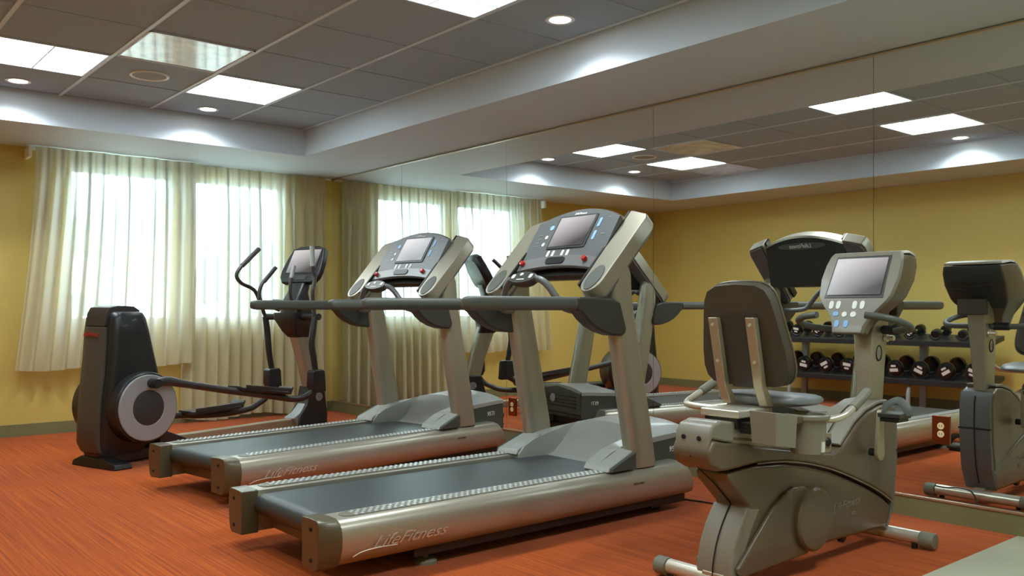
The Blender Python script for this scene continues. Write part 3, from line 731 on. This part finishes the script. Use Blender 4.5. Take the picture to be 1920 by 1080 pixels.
for y in (BY+.085, BY-.085):
    pts = [K(y-BY+.015, .262, -.020), K(y-BY+.015, .05, -.022)]
    m = B()
    def sec_(c, hx, hy): return [(c[0]-hx, c[1]-hy, c[2]), (c[0]+hx, c[1]-hy, c[2]), (c[0]+hx, c[1]+hy, c[2]), (c[0]-hx, c[1]+hy, c[2])]
    p1 = K(y-BY+.015, .270, -.016); p2 = K(y-BY+.015, .0, -.018)
    m.loft([sec_(p1, .014, .021), sec_(p2, .014, .021), sec_((2.918, y, .690), .024, .021)])
    br = m.build('back_support', 'barcol', bike, bevel=.004)
    for q in (.245, .10):
        c_ = K(y-BY+.015, q, -.033); B().lathe([(.0065, -.003), (.0065, .004)], c_, 'x', 12).build('bolt', 'steel', br)
# seat side handles
for s in (-1, 1):
    pth = [(2.885, BY+s*.05, .668), (2.875, BY+s*.20, .668), (2.880, BY+s*.268, .672), (2.910, BY+s*.290, .682), (2.98, BY+s*.292, .708), (3.11, BY+s*.292, .758)] if s > 0 else \
          [(3.09, BY-.05, .636), (3.10, BY-.19, .636), (3.115, BY-.245, .640), (3.15, BY-.270, .652), (3.19, BY-.275, .670), (3.32, BY-.275, .735)]
    hd = B().tube(pth, .0135, 12).build('seat_handle', 'steel', bike)
    g0, g1 = Vector(pth[-2]), Vector(pth[-1]); g0 = g0+(g1-g0)*.12; e = g1+(g1-g0)*.05
    B().tube([g0, g0+(e-g0)*.03, e-(e-g0)*.04, e], [.016, .019, .019, .013], 14, 1).build('handle_grip', 'endcap', hd)
# cup holder and tray
CY = 1.835
B().lathe([(.055, .515), (.062, .52), (.068, .640), (.080, .650), (.081, .662), (.076, .668), (.067, .664), (.064, .60), (.058, .53), (.01, .525)], (3.003, CY+.005, 0), 'z', 36).build('cup_holder', 'shell_lt', bike, angle=30)
m = B(); tr = [(2.715, CY-.045), (2.855, CY-.045), (2.855, CY+.065), (2.715, CY+.065)]
zt_ = lambda a: .692-.13*(a-2.735)
m.loft([[(2.725, CY-.040, .575), (2.850, CY-.040, .555), (2.850, CY+.06, .555), (2.725, CY+.06, .575)], [(a, b, zt_(a)) for a, b in tr],
        [(a, b, zt_(a)) for a, b in [(2.721, CY-.038), (2.849, CY-.038), (2.849, CY+.058), (2.721, CY+.058)]],
        [(a, b, .60) for a, b in [(2.726, CY-.034), (2.844, CY-.034), (2.844, CY+.054), (2.726, CY+.054)]]], cap=True)
m.build('accessory_tray', 'shell_lt', bike, angle=30, bevel=.002)
B().loft([[(2.85, CY-.03, .672), (2.85, CY+.06, .672), (2.85, CY+.06, .640), (2.85, CY-.03, .640)], [(2.94, CY-.02, .662), (2.94, CY+.04, .662), (2.94, CY+.04, .640), (2.94, CY-.02, .640)]]).build('tray_link', 'shell', bike, bevel=.003)
B().box(2.76, 2.84, CY+.05, BY-.07, .60, .64).build('tray_bracket', 'dark', bike, bevel=.003)
B().box(2.993, 3.011, CY-.0625, CY-.0565, .528, .566).build('care_label', 'print', bike, smooth=False)
# stabilizer bars
for x, y0_, y1_ in ((3.90, 1.80, 2.30), (2.715, 1.80, 2.30)):
    z = .046
    sb_ = B().lathe([(.02, y0_+.03), (.030, y0_+.031), (.030, y1_-.031), (.02, y1_-.03)], (x, 0, z), 'y', 20).build('stabilizer_bar', 'steel', bike)
    for y, s in ((y0_, -1), (y1_, 1)):
        pr = [(.028, -.030), (.036, -.026), (.036, .026), (.032, .032), (.01, .033)]
        if s < 0: pr = [(r, -h) for r, h in reversed(pr)]
        B().lathe(pr, (x, y+(-s)*.0, z-.004), 'y', 20).build('bar_cap', 'endcap', sb_)
        B().lathe([(.014, 0), (.014, .02)], (x-.02, y-s*.05, .001), 'z', 12).build('foot', 'black', sb_)
XZ([(3.70, .11), (3.90, .085), (3.90, .03), (3.86, .03), (3.68, .09)], BY-.03, BY+.03, 'front_bracket', 'barcol', bevel=.004)
XZ([(2.69, .075), (2.76, .10), (2.76, .05), (2.69, .05)], BY-.05, BY+.05, 'rear_bracket', 'barcol', bevel=.004)
m = B(); m.lathe([(.02, -.012), (.026, -.008), (.026, .008), (.02, .012)], (3.52, BY-.05, .085), 'y', 16); m.build('transport_wheel', 'black', bike)
# console post, badge
m = B(); m.loft([[(3.785, BY-.038, .60), (3.900, BY-.038, .60), (3.900, BY+.028, .60), (3.785, BY+.028, .60)], [(3.785, BY-.043, .80), (3.915, BY-.043, .80), (3.915, BY+.036, .80), (3.785, BY+.036, .80)],
                 [(3.79, BY-.048, .95), (3.93, BY-.048, .95), (3.93, BY+.045, .95), (3.79, BY+.045, .95)], [(3.84, BY-.05, 1.11), (3.955, BY-.05, 1.11), (3.955, BY+.045, 1.11), (3.84, BY+.045, 1.11)]])
post = m.build('console_post', 'silver2', bike, bevel=.008)
bm_ = B(); bm_.tube([(3.85+.024*math.cos(R(k)), BY-.0455, .862+.034*math.sin(R(k))) for k in range(0, 360, 20)], .0035, 6, 1, closed=True); bm_.build('round_emblem', 'shell' if 0 else 'dark', post)
text('emblem_letter', 'V4', .040, Matrix.Translation(-BO) @ frameM((3.85, BY-.0455, .862), (1, 0, 0), (0, 0, 1)), 'shell_lt', post, shear=.5, ext=.001)
# console
secs = [(.957, 3.645, 3.72, .070), (.985, 3.653, 3.75, .073), (1.03, 3.672, 3.80, .094), (1.075, 3.690, 3.85, .135), (1.105, 3.702, 3.88, .160), (1.125, 3.711, 3.90, .170), (1.20, 3.751, 3.95, .183), (1.265, 3.787, 3.985, .178), (1.305, 3.810, 3.995, .168), (1.322, 3.826, 3.985, .158)]
m = B(); m.loft([[(a+.012, BY-h, z), (a+.012, BY+h, z), (a+(b-a)*.55, BY+h*1.0, z), (b, BY+h*.88, z-.010), (b, BY-h*.88, z-.010), (a+(b-a)*.55, BY-h*1.0, z)] for z, a, b, h in secs[:-1]])
cons = m.build('console', 'shell', bike, bevel=.005, seg=2, angle=38)
m = B(); m.loft([[(a, BY-h*.995, z), (a, BY+h*.995, z), (a+.026, BY+h*1.01, z-.004), (a+.026, BY-h*1.01, z-.004)] for z, a, b, h in secs]); m.build('face_plate', 'shell_lt', cons, bevel=.003)
m = B(); m.loft([[(3.822, BY-h, 1.300), (3.822, BY+h, 1.300), (3.822, BY+h, 1.318), (3.822, BY-h, 1.318)] if 0 else [(x, BY-h, z-.014), (x, BY+h, z-.014), (x, BY+h*.97, z), (x, BY-h*.97, z)] for x, h, z in ((3.825, .162, 1.322), (3.90, .165, 1.326), (3.985, .152, 1.314))]); m.build('top_brow', 'silver', cons, bevel=.004)
m = B(); m.loft([[(b-.06, BY-h*.90, z-.01), (b-.06, BY+h*.90, z-.01), (b+.006, BY+h*.84, z-.01), (b+.006, BY-h*.84, z-.01)] for z, a, b, h in secs[3:-1]]); bs = m.build('back_shell', 'dkback', cons, bevel=.006)
def FZ(z):
    for (z0, a0, _, _), (z1, a1, _, _) in zip(secs, secs[1:]):
        if z <= z1: return a0+(a1-a0)*(z-z0)/(z1-z0)
    return secs[-1][1]
def F(z, y, n=0): return (FZ(z)-n*.88, BY+y, z+n*.47)
m = B(); m.loft([[F(z, y, n) for z, y in ((1.112, -.140), (1.112, .140), (1.302, .130), (1.302, -.130))] for n in (-.002, .003)]); m.build('screen_bezel', 'grip2', cons, bevel=.001)
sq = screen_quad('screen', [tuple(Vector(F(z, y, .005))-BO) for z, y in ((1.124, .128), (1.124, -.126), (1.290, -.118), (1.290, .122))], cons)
def bkey(nm, y, z, hy, hz, mt):
    m = B(); m.loft([[F(z+q, y+p, n) for p, q in rrect(0, 0, hy, hz, min(hy, hz)*.95, 4)] for n in (-.001, .003)]); m.build(nm, mt, cons, smooth=False)
for y in (.096, .062, -.016, -.052): bkey('key', y, 1.080, .0105, .018, 'btn')
bkey('blue_key', .066, 1.040, .014, .010, 'btnb'); bkey('key', .024, 1.038, .012, .0115, 'btn'); bkey('key', -.018, 1.038, .0135, .012, 'btn')
for y in (.052, .008): bkey('blue_key', y, .996, .011, .0165, 'btnb')
m = B(); m.box(3.96, 3.995, BY-.075, BY+.075, 1.03, 1.115); m.build('mount_plate', 'pad', bs, bevel=.006)
for k in range(3):
    m = B(); m.tube([(3.975+.012*0+FZ(1.2)*0+.028, BY-.10, 1.165+k*.02), (4.004, BY, 1.155+k*.02), (3.995+.008, BY+.10, 1.165+k*.02)], .004, 6, 3); m.build('vent_rib', 'black', bs)
for s in (-1, 1):
    pth = [(3.87, BY+s*.05, .968), (3.84, BY+s*.16, .968), (3.78, BY+s*.225, .975), (3.71, BY+s*.25, .992), (3.645, BY+s*.235, 1.012), (3.61, BY+s*.185, 1.028), (3.60, BY+s*.115, 1.036)]
    hb = B().tube(pth, .0155, 14).build('handlebar', 'grip', bike)
B().tube([(3.86, BY-.062, .968), (3.86, BY-.14, .968)], .021, 12, 1).build('bar_clamp', 'black', bike)
B().lathe([(.012, -.03), (.012, .0), (.018, .0), (.018, .012)][::1], (3.90, BY-.062, .93), 'y', 12).build('adjust_knob', 'steel', bike)

# ------------------------------------------------------------------ elliptical (local u forward, v left)
ell = thing('elliptical_trainer', 'black elliptical trainer with a silver ringed wheel, in front of the window curtains', 'elliptical trainer', (1.857, 6.437, 0), R(18))
ring = lambda r0, r1, h0, h1: [(r0, h0), (r1, h0), (r1, h1), (r0, h1)]
# tower
def tower_sec(z, u0, u1, hv): return [(a, b, z) for a, b in rrect((u0+u1)/2, 0, (u1-u0)/2, hv, min(.05, hv*.6), 4)]
TS = [(.07, -.235, .10, .110), (.16, -.255, .16, .135), (.30, -.245, .20, .160), (.45, -.235, .205, .172), (.60, -.215, .180, .185), (.75, -.200, .140, .188), (.90, -.190, .105, .186), (1.00, -.180, .080, .180), (1.035, -.165, .065, .168), (1.045, -.14, .045, .14)]
MB().loft([tower_sec(*q) for q in TS]).build('tower_shell', 'ellb', ell, angle=50)
SP = [(-.185, .060), (-.245, .10), (-.268, .16), (-.262, .28), (-.250, .45), (-.232, .62), (-.214, .80), (-.204, .94)]
m = MB(); m.loft([[(u, -hv, z), (u-.012, -hv*.6, z), (u-.014, hv*.6, z), (u, hv, z), (u+.08, hv, z), (u+.08, -hv, z)] for (u, z), hv in zip(SP, (.085, .105, .115, .120, .122, .122, .118, .112))])
st = m.build('rear_stripe', 'stripe', ell, bevel=.004, angle=50)
m = MB(); m.loft([[(u, -.108, z), (u, .108, z), (u+.07, .108, z2), (u+.07, -.108, z2)] for u, z, z2 in ((-.206, .945, .945), (-.196, 1.03, 1.0), (-.172, 1.072, 1.01))]+[[(-.10, -.106, 1.085), (-.10, .106, 1.085), (-.10, .106, 1.02), (-.10, -.106, 1.02)], [(.02, -.100, 1.080), (.02, .100, 1.080), (.02, .100, 1.02), (.02, -.100, 1.02)], [(.075, -.09, 1.05), (.075, .09, 1.05), (.06, .09, 1.02), (.06, -.09, 1.02)]])
m.build('top_cap', 'ell', ell, bevel=.008, angle=50)
text('lettering', 'LifeFitness', .040, frameM((-.224, .02, .890), (0, -1, 0), (.12, 0, 1)), 'redtxt', st, shear=.4, ext=.002)
for s in (-1, 1):
    h = [(.225, .0), (.243, .03), (.246, .225), (.240, .245), (.232, .252)]
    pr = h+[(.02, .252)]
    if s < 0: pr = [(r, -q) for r, q in reversed(pr)]
    wh = MB().lathe(pr, (.020, 0, .388), 'y', 48).build('wheel_cover', 'ellb', ell, angle=30)
    pr = [(.120, .250), (.225, .250), (.225, .262), (.220, .265), (.125, .265), (.120, .262)]
    if s < 0: pr = [(r, -q) for r, q in pr]
    m = MB(); m.lathe(pr, (.020, 0, .388), 'y', 48); m.build('silver_ring', 'ring', wh, angle=30)
    pr = [(.122, .250), (.122, .262), (.117, .264), (.01, .264)]
    if s < 0: pr = [(r, -q) for r, q in reversed(pr)]
    MB().lathe(pr, (.020, 0, .388), 'y', 40).build('hub_disc', 'hub', wh, angle=30)
m = MB(); m.loft([[(-.26, -.30, 0), (-.12, -.30, 0), (-.12, .19, 0), (-.26, .19, 0)], [(-.255, -.29, .035), (-.13, -.29, .035), (-.13, .18, .035), (-.255, .18, .035)], [(-.24, -.10, .07), (-.15, -.10, .07), (-.15, .10, .07), (-.24, .10, .07)]])
m.build('rear_foot', 'black', ell, bevel=.010)
MB().box(-.20, .25, -.10, .10, .015, .09).build('base_block', 'ellb', ell, bevel=.01)
MB().loft([[(.20, -.14, .03), (.20, .14, .03), (.20, .14, .22), (.20, -.14, .22)], [(.48, -.09, .03), (.48, .09, .03), (.48, .09, .10), (.48, -.09, .10)], [(.62, -.06, .05), (.62, .06, .05), (.62, .06, .09), (.62, -.06, .09)]]).build('base_shroud', 'ellb', ell, bevel=.012)
MB().box(.40, 1.52, -.040, .040, .065, .135).build('base_rail', 'barcol', ell, bevel=.008)
MB().box(1.50, 1.84, -.30, .30, .0, .05).build('front_foot', 'black', ell, bevel=.012)
fb = MB().loft([[(1.50, -.075, .04), (1.83, -.075, .04), (1.83, .075, .04), (1.50, .075, .04)], [(1.52, -.075, .15), (1.83, -.075, .15), (1.83, .075, .15), (1.52, .075, .15)], [(1.60, -.07, .24), (1.82, -.07, .24), (1.82, .07, .24), (1.60, .07, .24)], [(1.64, -.07, .40), (1.80, -.07, .40), (1.80, .07, .40), (1.64, .07, .40)]]).build('front_shroud', 'ellb', ell, bevel=.014)
MB().lathe([(.036, -.006), (.036, 0), (.024, 0), (.024, -.006)], (1.73, -.071, .30), 'y', 24).build('round_emblem', 'ring', fb)
MB().loft([[(1.46, -.06, .14), (1.46, .06, .14), (1.52, .06, .05), (1.52, -.06, .05)], [(1.54, -.055, .18), (1.54, .055, .18), (1.58, .055, .12), (1.58, -.055, .12)], [(1.62, -.04, .27), (1.62, .04, .27), (1.64, .04, .22), (1.64, -.04, .22)]]).build('front_fairing', 'ring', ell, bevel=.008)
m = MB(); m.loft([[(a, b, z) for a, b in rrect(u, 0, hu, .055, .03, 4)] for u, z, hu in ((1.72, .34, .065), (1.66, .60, .075), (1.57, .88, .085), (1.54, .98, .085))]); m.build('mast', 'silver2', ell, angle=50)
m = MB(); m.loft([[(a, b, z) for a, b in rrect(u, 0, hu, hv, .03, 4)] for u, z, hu, hv in ((1.585, .82, .085, .065), (1.555, .87, .10, .085), (1.53, .98, .125, .13), (1.53, 1.03, .125, .13))]); m.build('pivot_housing', 'ellb', ell, angle=50)
MB().tube([(1.50, -.315, .995), (1.50, .315, .995)], .028, 16, 1).build('pivot_axle', 'ellb', ell)
m = MB(); m.loft([[(a, b, z) for a, b in rrect(u, 0, hu, hv, .03, 4)] for u, z, hu, hv in ((1.55, 1.02, .10, .10), (1.54, 1.10, .09, .10), (1.56, 1.20, .05, .09), (1.60, 1.30, .04, .09))]); m.build('console_neck', 'ellb', ell, angle=50)
# console
ea = R(64)
def EC(p, q, d): return (1.545+q*math.cos(ea)-d*math.sin(ea), p, 1.285+q*math.sin(ea)+d*math.cos(ea))
co = [(p*1.08, q*1.12-.01) for p, q in [(-.165, .01), (.165, .01), (.205, .055), (.215, .11), (.200, .22), (.170, .305), (.10, .328), (-.10, .328), (-.170, .305), (-.200, .22), (-.215, .11), (-.205, .055)]]
ec = MB().loft([[EC(p*.8, .165+(q-.165)*.8, -.075) for p, q in co], [EC(p*.98, q, -.045) for p, q in co], [EC(p, q, -.005) for p, q in co], [EC(p*.97, .165+(q-.165)*.97, .004) for p, q in co]]).build('console', 'ellb', ell, bevel=.004, angle=35)
MB().prism(rrect(0, .205, .178, .122, .01, 3), .003, .007, EC).build('screen_bezel', 'black', ec)
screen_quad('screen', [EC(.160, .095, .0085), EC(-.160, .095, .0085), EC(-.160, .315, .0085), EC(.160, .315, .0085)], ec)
MB().prism(rrect(0, .045, .10, .020, .01, 3), .004, .007, EC).build('key_strip', 'dkback', ec)
# reading tray / side bottle ring
MB().tube([(1.50+.075*math.cos(R(k))-.03, .085+.085*math.sin(R(k)), 1.115+.02*math.sin(R(k))) for k in range(0, 360, 24)], .010, 8, 2, closed=True).build('bottle_ring', 'cover', ell)
# moving arms
NA = [(1.475, -.305, .52), (1.450, -.305, .66), (1.434, -.300, .774), (1.450, -.300, .90), (1.468, -.300, .995), (1.452, -.30, 1.10), (1.445, -.30, 1.205), (1.473, -.295, 1.32), (1.455, -.29, 1.40), (1.453, -.285, 1.577)]
FA = [(1.560, .305, .50), (1.530, .305, .65), (1.512, .300, .759), (1.500, .300, .88), (1.480, .300, .995), (1.42, .300, 1.13), (1.36, .300, 1.225), (1.24, .300, 1.275), (1.188, .300, 1.335), (1.225, .295, 1.410), (1.400, .29, 1.570)]
for pth in (NA, FA):
    n5 = 5
    ar = MB().tube(pth[:n5], [.022, .025, .026, .026, .024], 14).build('swing_arm', 'ellb', ell)
    hd = MB().tube(pth[n5-1:], .0155, 12).build('moving_handle', 'ell', ell)
    a_, b_2 = Vector(pth[-2]), Vector(pth[-1])
    MB().tube([a_+(b_2-a_)*.08, b_2+(b_2-a_)*.03], .020, 12, 1).build('handle_grip', 'ell' if pth is FA else 'cover', hd)
for s, tip in ((-1, [(1.50, -.11, 1.05), (1.40, -.125, 1.12), (1.365, -.13, 1.20), (1.373, -.13, 1.30), (1.402, -.13, 1.415)]), (1, [(1.50, .15, 1.05), (1.38, .19, 1.10), (1.335, .20, 1.165), (1.36, .20, 1.27), (1.50, .20, 1.413)])):
    fh = MB().tube(tip, .0145, 12).build('fixed_handle', 'ell', ell)
    a_, b_2 = Vector(tip[-2]), Vector(tip[-1])
    MB().tube([a_+(b_2-a_)*.15, b_2+(b_2-a_)*.03], .0175, 12, 1).build('pulse_grip', 'ring' if s < 0 else 'ell', fh)
# link boxes at arm feet, pedal links, pedals
for s, u, z0_, z1_ in ((-1, 1.478, .372, .56), (1, 1.560, .370, .545)):
    MB().prism([(u-.065, z1_-.015), (u-.05, z1_), (u+.045, z1_), (u+.062, z1_-.02), (u+.075, z0_), (u-.045, z0_), (u-.07, z0_+.05)], s*.305-.040, s*.305+.040, lambda a, b, d: (a, d, b)).build('arm_socket', 'ellb', ell, bevel=.012)
L1 = [(.02, -.300, .555), (.14, -.300, .562), (.30, -.300, .528), (.62, -.300, .460), (.80, -.300, .425), (1.11, -.300, .363), (1.22, -.300, .340), (1.33, -.300, .335), (1.40, -.305, .360), (1.48, -.305, .405)]
L2 = [(.02, .300, .225), (.25, .300, .225), (.62, .300, .235), (.84, .300, .212), (1.10, .300, .200), (1.31, .300, .215), (1.42, .303, .255), (1.50, .305, .300), (1.56, .305, .390)]
for pth, s in ((L1, -1), (L2, 1)):
    MB().tube(pth, [.030, .034]+[.026]*(len(pth)-2), 12, 4, ry=.8, up=(0, 0, 1)).build('pedal_link', 'ell', ell)
    MB().lathe([(.03, -.045), (.034, -.03), (.034, .03), (.03, .045)], (pth[0][0]+.02, pth[0][1]-s*.005, pth[0][2]), 'y', 18).build('crank_joint', 'ellb', ell)
for s, u0, z0_, u1, z1_ in ((-1, .74, .472, 1.19, .404), (1, .70, .262, 1.16, .272)):
    sl = (z1_-z0_)/(u1-u0); Z = lambda u: z0_+sl*(u-u0)
    y0_, y1_ = sorted((s*.355, s*.165))
    pl = MB().loft([[(u, y0_+e, Z(u)+dz-.028), (u, y1_-e, Z(u)+dz-.028), (u, y1_-e, Z(u)+dz), (u, y0_+e, Z(u)+dz)] for u, e, dz in ((u0-.03, .03, .012), (u0, .01, 0), (u1-.06, 0, 0), (u1, .012, .004), (u1+.02, .03, .02))]).build('foot_pedal', 'ellb', ell, bevel=.010)
    MB().loft([[(u, y, Z(u)+dz+h) for y, h in ((y0_+.004, -.005), (y0_+.004, .022), (y0_+.018, .022), (y0_+.018, -.005))] for u, dz in ((u0+.02, 0), (u1, .003))]).build('pedal_lip', 'ell', pl, bevel=.004)
    MB().loft([[(u1-.01, y0_+.02, Z(u1)-.0), (u1+.015, y0_+.02, Z(u1)-.0), (u1+.03, y0_+.02, Z(u1)+.035), (u1+.015, y0_+.02, Z(u1)+.035)], [(u1-.01, y1_-.02, Z(u1)-.0), (u1+.015, y1_-.02, Z(u1)-.0), (u1+.03, y1_-.02, Z(u1)+.035), (u1+.015, y1_-.02, Z(u1)+.035)]]).build('toe_stop', 'ell', pl, bevel=.004)

# lengthen the front end of the frame
for o in list(ell.children):
    for q in [o]+list(o.children):
        for v_ in q.data.vertices:
            if v_.co.x > .25: v_.co.x = .25+(v_.co.x-.25)*1.07

# ------------------------------------------------------------------ dumbbell rack by the left wall (seen in the mirror)
RKY0, RKY1 = 3.55, 6.06
rack = thing('dumbbell_rack', 'black and silver two tier dumbbell rack against the yellow wall, seen in the mirror', 'dumbbell rack', (-.25, 4.8, 0))
def K2(): return MB(rack.location)
TIER = [(.335, 0), (.735, 1)]
for z, k in TIER:
    m = K2(); m.prism([(-.040, z-.055), (-.030, z-.055), (-.028, z), (-.40, z+.062), (-.405, z+.012)], RKY0, RKY1, lambda a, b, d: (a, d, b)); sh = m.build('shelf', 'rackb', rack, bevel=.004)
    y = 5.81+(.11 if k else 0)
    while y > RKY0+.05:
        r = .042 if k else .056
        for xx in (-.075, -.30):
            zz = z+.02+(-.03-xx)*.165+.022
            K2().tube([(xx, y-r*1.35, zz+r*.25), (xx, y-r*.9, zz-.012), (xx, y, zz-.03), (xx, y+r*.9, zz-.012), (xx, y+r*1.35, zz+r*.25)], .007, 8, 3, ry=2.2, up=(1, 0, 0)).build('saddle', 'rackb', sh)
        y -= .263
for y in (5.72, 4.33):
    K2().loft([[(a, b, z) for a, b in rrect(x, y, .022, hy, .012, 3)] for x, z, hy in ((-.34, .02, .035), (-.35, .40, .038), (-.385, .80, .050))]).build('upright', 'rackg', rack, angle=50)
    ft = K2().tube([(-.055, y+.02, .012), (-.055, y+.02, .14), (-.070, y+.02, .22), (-.12, y+.02, .270), (-.30, y+.02, .30)], .021, 12).build('front_leg', 'ring', rack)
    K2().lathe([(.045, 0), (.045, .012), (.02, .018)], (-.055, y+.02, 0), 'z', 20).build('foot_pad', 'rackg', rack)
    K2().box(-.40, -.055, y-.02, y+.03, .0, .03).build('floor_runner', 'rackg', rack, bevel=.004)
def make_dumbbell(r, L, white=True):
    d = thing('dumbbell', '', 'dumbbell')
    MB().tube([(-L/2+.04, 0, 0), (-.03, 0, 0), (.03, 0, 0), (L/2-.04, 0, 0)], [.013, .016, .016, .013], 12, 1).build('handle', 'chrome', d)
    for s in (-1, 1):
        pr = [(.35*r, L/2-.075), (.9*r, L/2-.073), (r, L/2-.060), (r, L/2-.016), (.90*r, L/2-.003), (.80*r, L/2), (.02, L/2+.001)]
        if s < 0: pr = [(q, -h) for q, h in reversed(pr)]
        hd = MB().lathe(pr, (0, 0, 0), 'x', 28).build('head', 'rub', d, angle=35)
        if white:
            X_ = s*(L/2+.002)
            for cz, hz, hy in ((.20*r, .20*r, .52*r), (-.32*r, .12*r, .30*r)):
                MB().box(X_-.0012, X_+.0012, -hy, hy, cz-hz, cz+hz).build('printed_weight_mark', 'print', hd, smooth=False)
    return d
ordn = ['window end', 'second from the window end', 'third from the window end', 'fourth from the window end', 'fifth from the window end', 'sixth from the window end', 'seventh from the window end', 'eighth from the window end', 'last, beside the bike post']
rots = [10, -170, -28, 8, 30, 176, 205, 150, 20]
first = {}
for k, (z, tier) in enumerate(TIER):
    for i in range(9):
        y = 5.81+(.11 if tier else 0)-.263*i
        if y < RKY0+.04: continue
        big = .083 if not tier else max(.046, .064-.0024*i)
        key = (tier, round(big, 4))
        if key not in first:
            d = make_dumbbell(big, .335 if not tier else .29, tier == 0 or i < 7); first[key] = d
        else:
            src = first[key]; d = src.copy(); C.objects.link(d)
            for ch in list(src.children):
                c = ch.copy(); C.objects.link(c); c.parent = d
                for g_ in list(ch.children):
                    e = g_.copy(); C.objects.link(e); e.parent = c
        tn = 'lower' if not tier else 'upper'
        tag(d, 'black round headed dumbbell on the %s tier of the rack, %s' % (tn, ordn[i]), 'dumbbell', 'dumbbells on the %s rack tier' % tn)
        zc = z+.022+.062*.42+big-.012
        tilt = -R(9.5)
        d.rotation_mode = 'XYZ'; d.rotation_euler = (R(rots[(i+2*tier) % 9]), tilt*-1, 0)
        d.location = (-.205, y, zc+.012)

# ------------------------------------------------------------------ outlets on the mirror, cables
def outlet(y, z, label):
    t = thing('wall_outlet', label, 'electrical outlet', (XM, y, z))
    MB().box(-.008, .0, -.044, .044, -.070, .070).build('cover_plate', 'plate', t, bevel=.002)
    for k in (-1, 1):
        s_ = MB().lathe([(.010, -.0105), (.0165, -.0105), (.0175, -.007), (.0175, 0)], (0, 0, k*.020), 'x', 24).build('socket', 'cream', t)
        for yy in (-.006, .006): MB().box(-.0118, -.0100, yy-.0012, yy+.0012, k*.020-.004, k*.020+.006).build('slot', 'dark', s_, smooth=False)
outlet(1.993, .459, 'mirror plated duplex outlet with cream sockets, set in the mirror beside the bike reflection')
outlet(5.32, .290, 'mirror plated outlet low on the mirror between the two treadmills')
cb = MB((3.9, 2.95, 0)).tube([(3.84, 3.25, .006), (3.90, 3.02, .006), (3.93, 2.92, .006), (3.96, 2.84, .06), (4.02, 2.80, .075), (4.12, 2.74, .05), (4.25, 2.66, .012), (4.38, 2.62, .007)], .0045, 8).build('power_cord', 'black')
cb.location = (3.9, 2.95, 0); tag(cb, 'thin black power cord looping over the carpet from the near treadmill toward the mirror', 'cord')
c2_ = MB((3.98, 2.1, 0)).tube([(3.99, 2.24, .083), (3.975, 2.19, .078), (3.955, 2.13, .082), (3.975, 2.05, .075), (4.02, 2.0, .012), (4.10, 1.98, .006), (4.05, 1.93, .006)], .004, 8).build('power_cord', 'black')
c2_.location = (3.98, 2.1, 0); tag(c2_, 'short dark cord coiled over the front stabilizer of the bike, seen in the mirror', 'cord')

# ------------------------------------------------------------------ outside the window
o = MB().box(-8, 16, YW+.5, 26, -.25, -.2).build('ground_outside', 'ground', None, smooth=False); o['kind'] = 'structure'
def tree(x, y, h, r, seed, label):
    t = thing('garden_tree', label, 'tree', (x, y, -.2)); rnd = random.Random(seed)
    MB().tube([(0, 0, 0), (.05, .03, h*.3), (0, 0, h*.6)], [.12, .09, .05], 10).build('trunk', 'trunk', t)
    m = MB()
    for k in range(26):
        a = rnd.uniform(0, 6.28); q = rnd.uniform(0, r); zz = rnd.uniform(h*.32, h)
        m.ell((q*math.cos(a), q*math.sin(a), zz), rnd.uniform(.25, .5)*r*.7, rnd.uniform(.25, .5)*r*.7, rnd.uniform(.2, .4)*r*.7, 9, 6)
    m.build('foliage', 'leaf', t, angle=80)
tree(3.0, 14.5, 2.6, 1.0, 4, 'blurred green tree outside behind the left window pane')
tree(7.2, 16.2, 2.5, 1.1, 9, 'blurred green tree outside behind the right window pane')
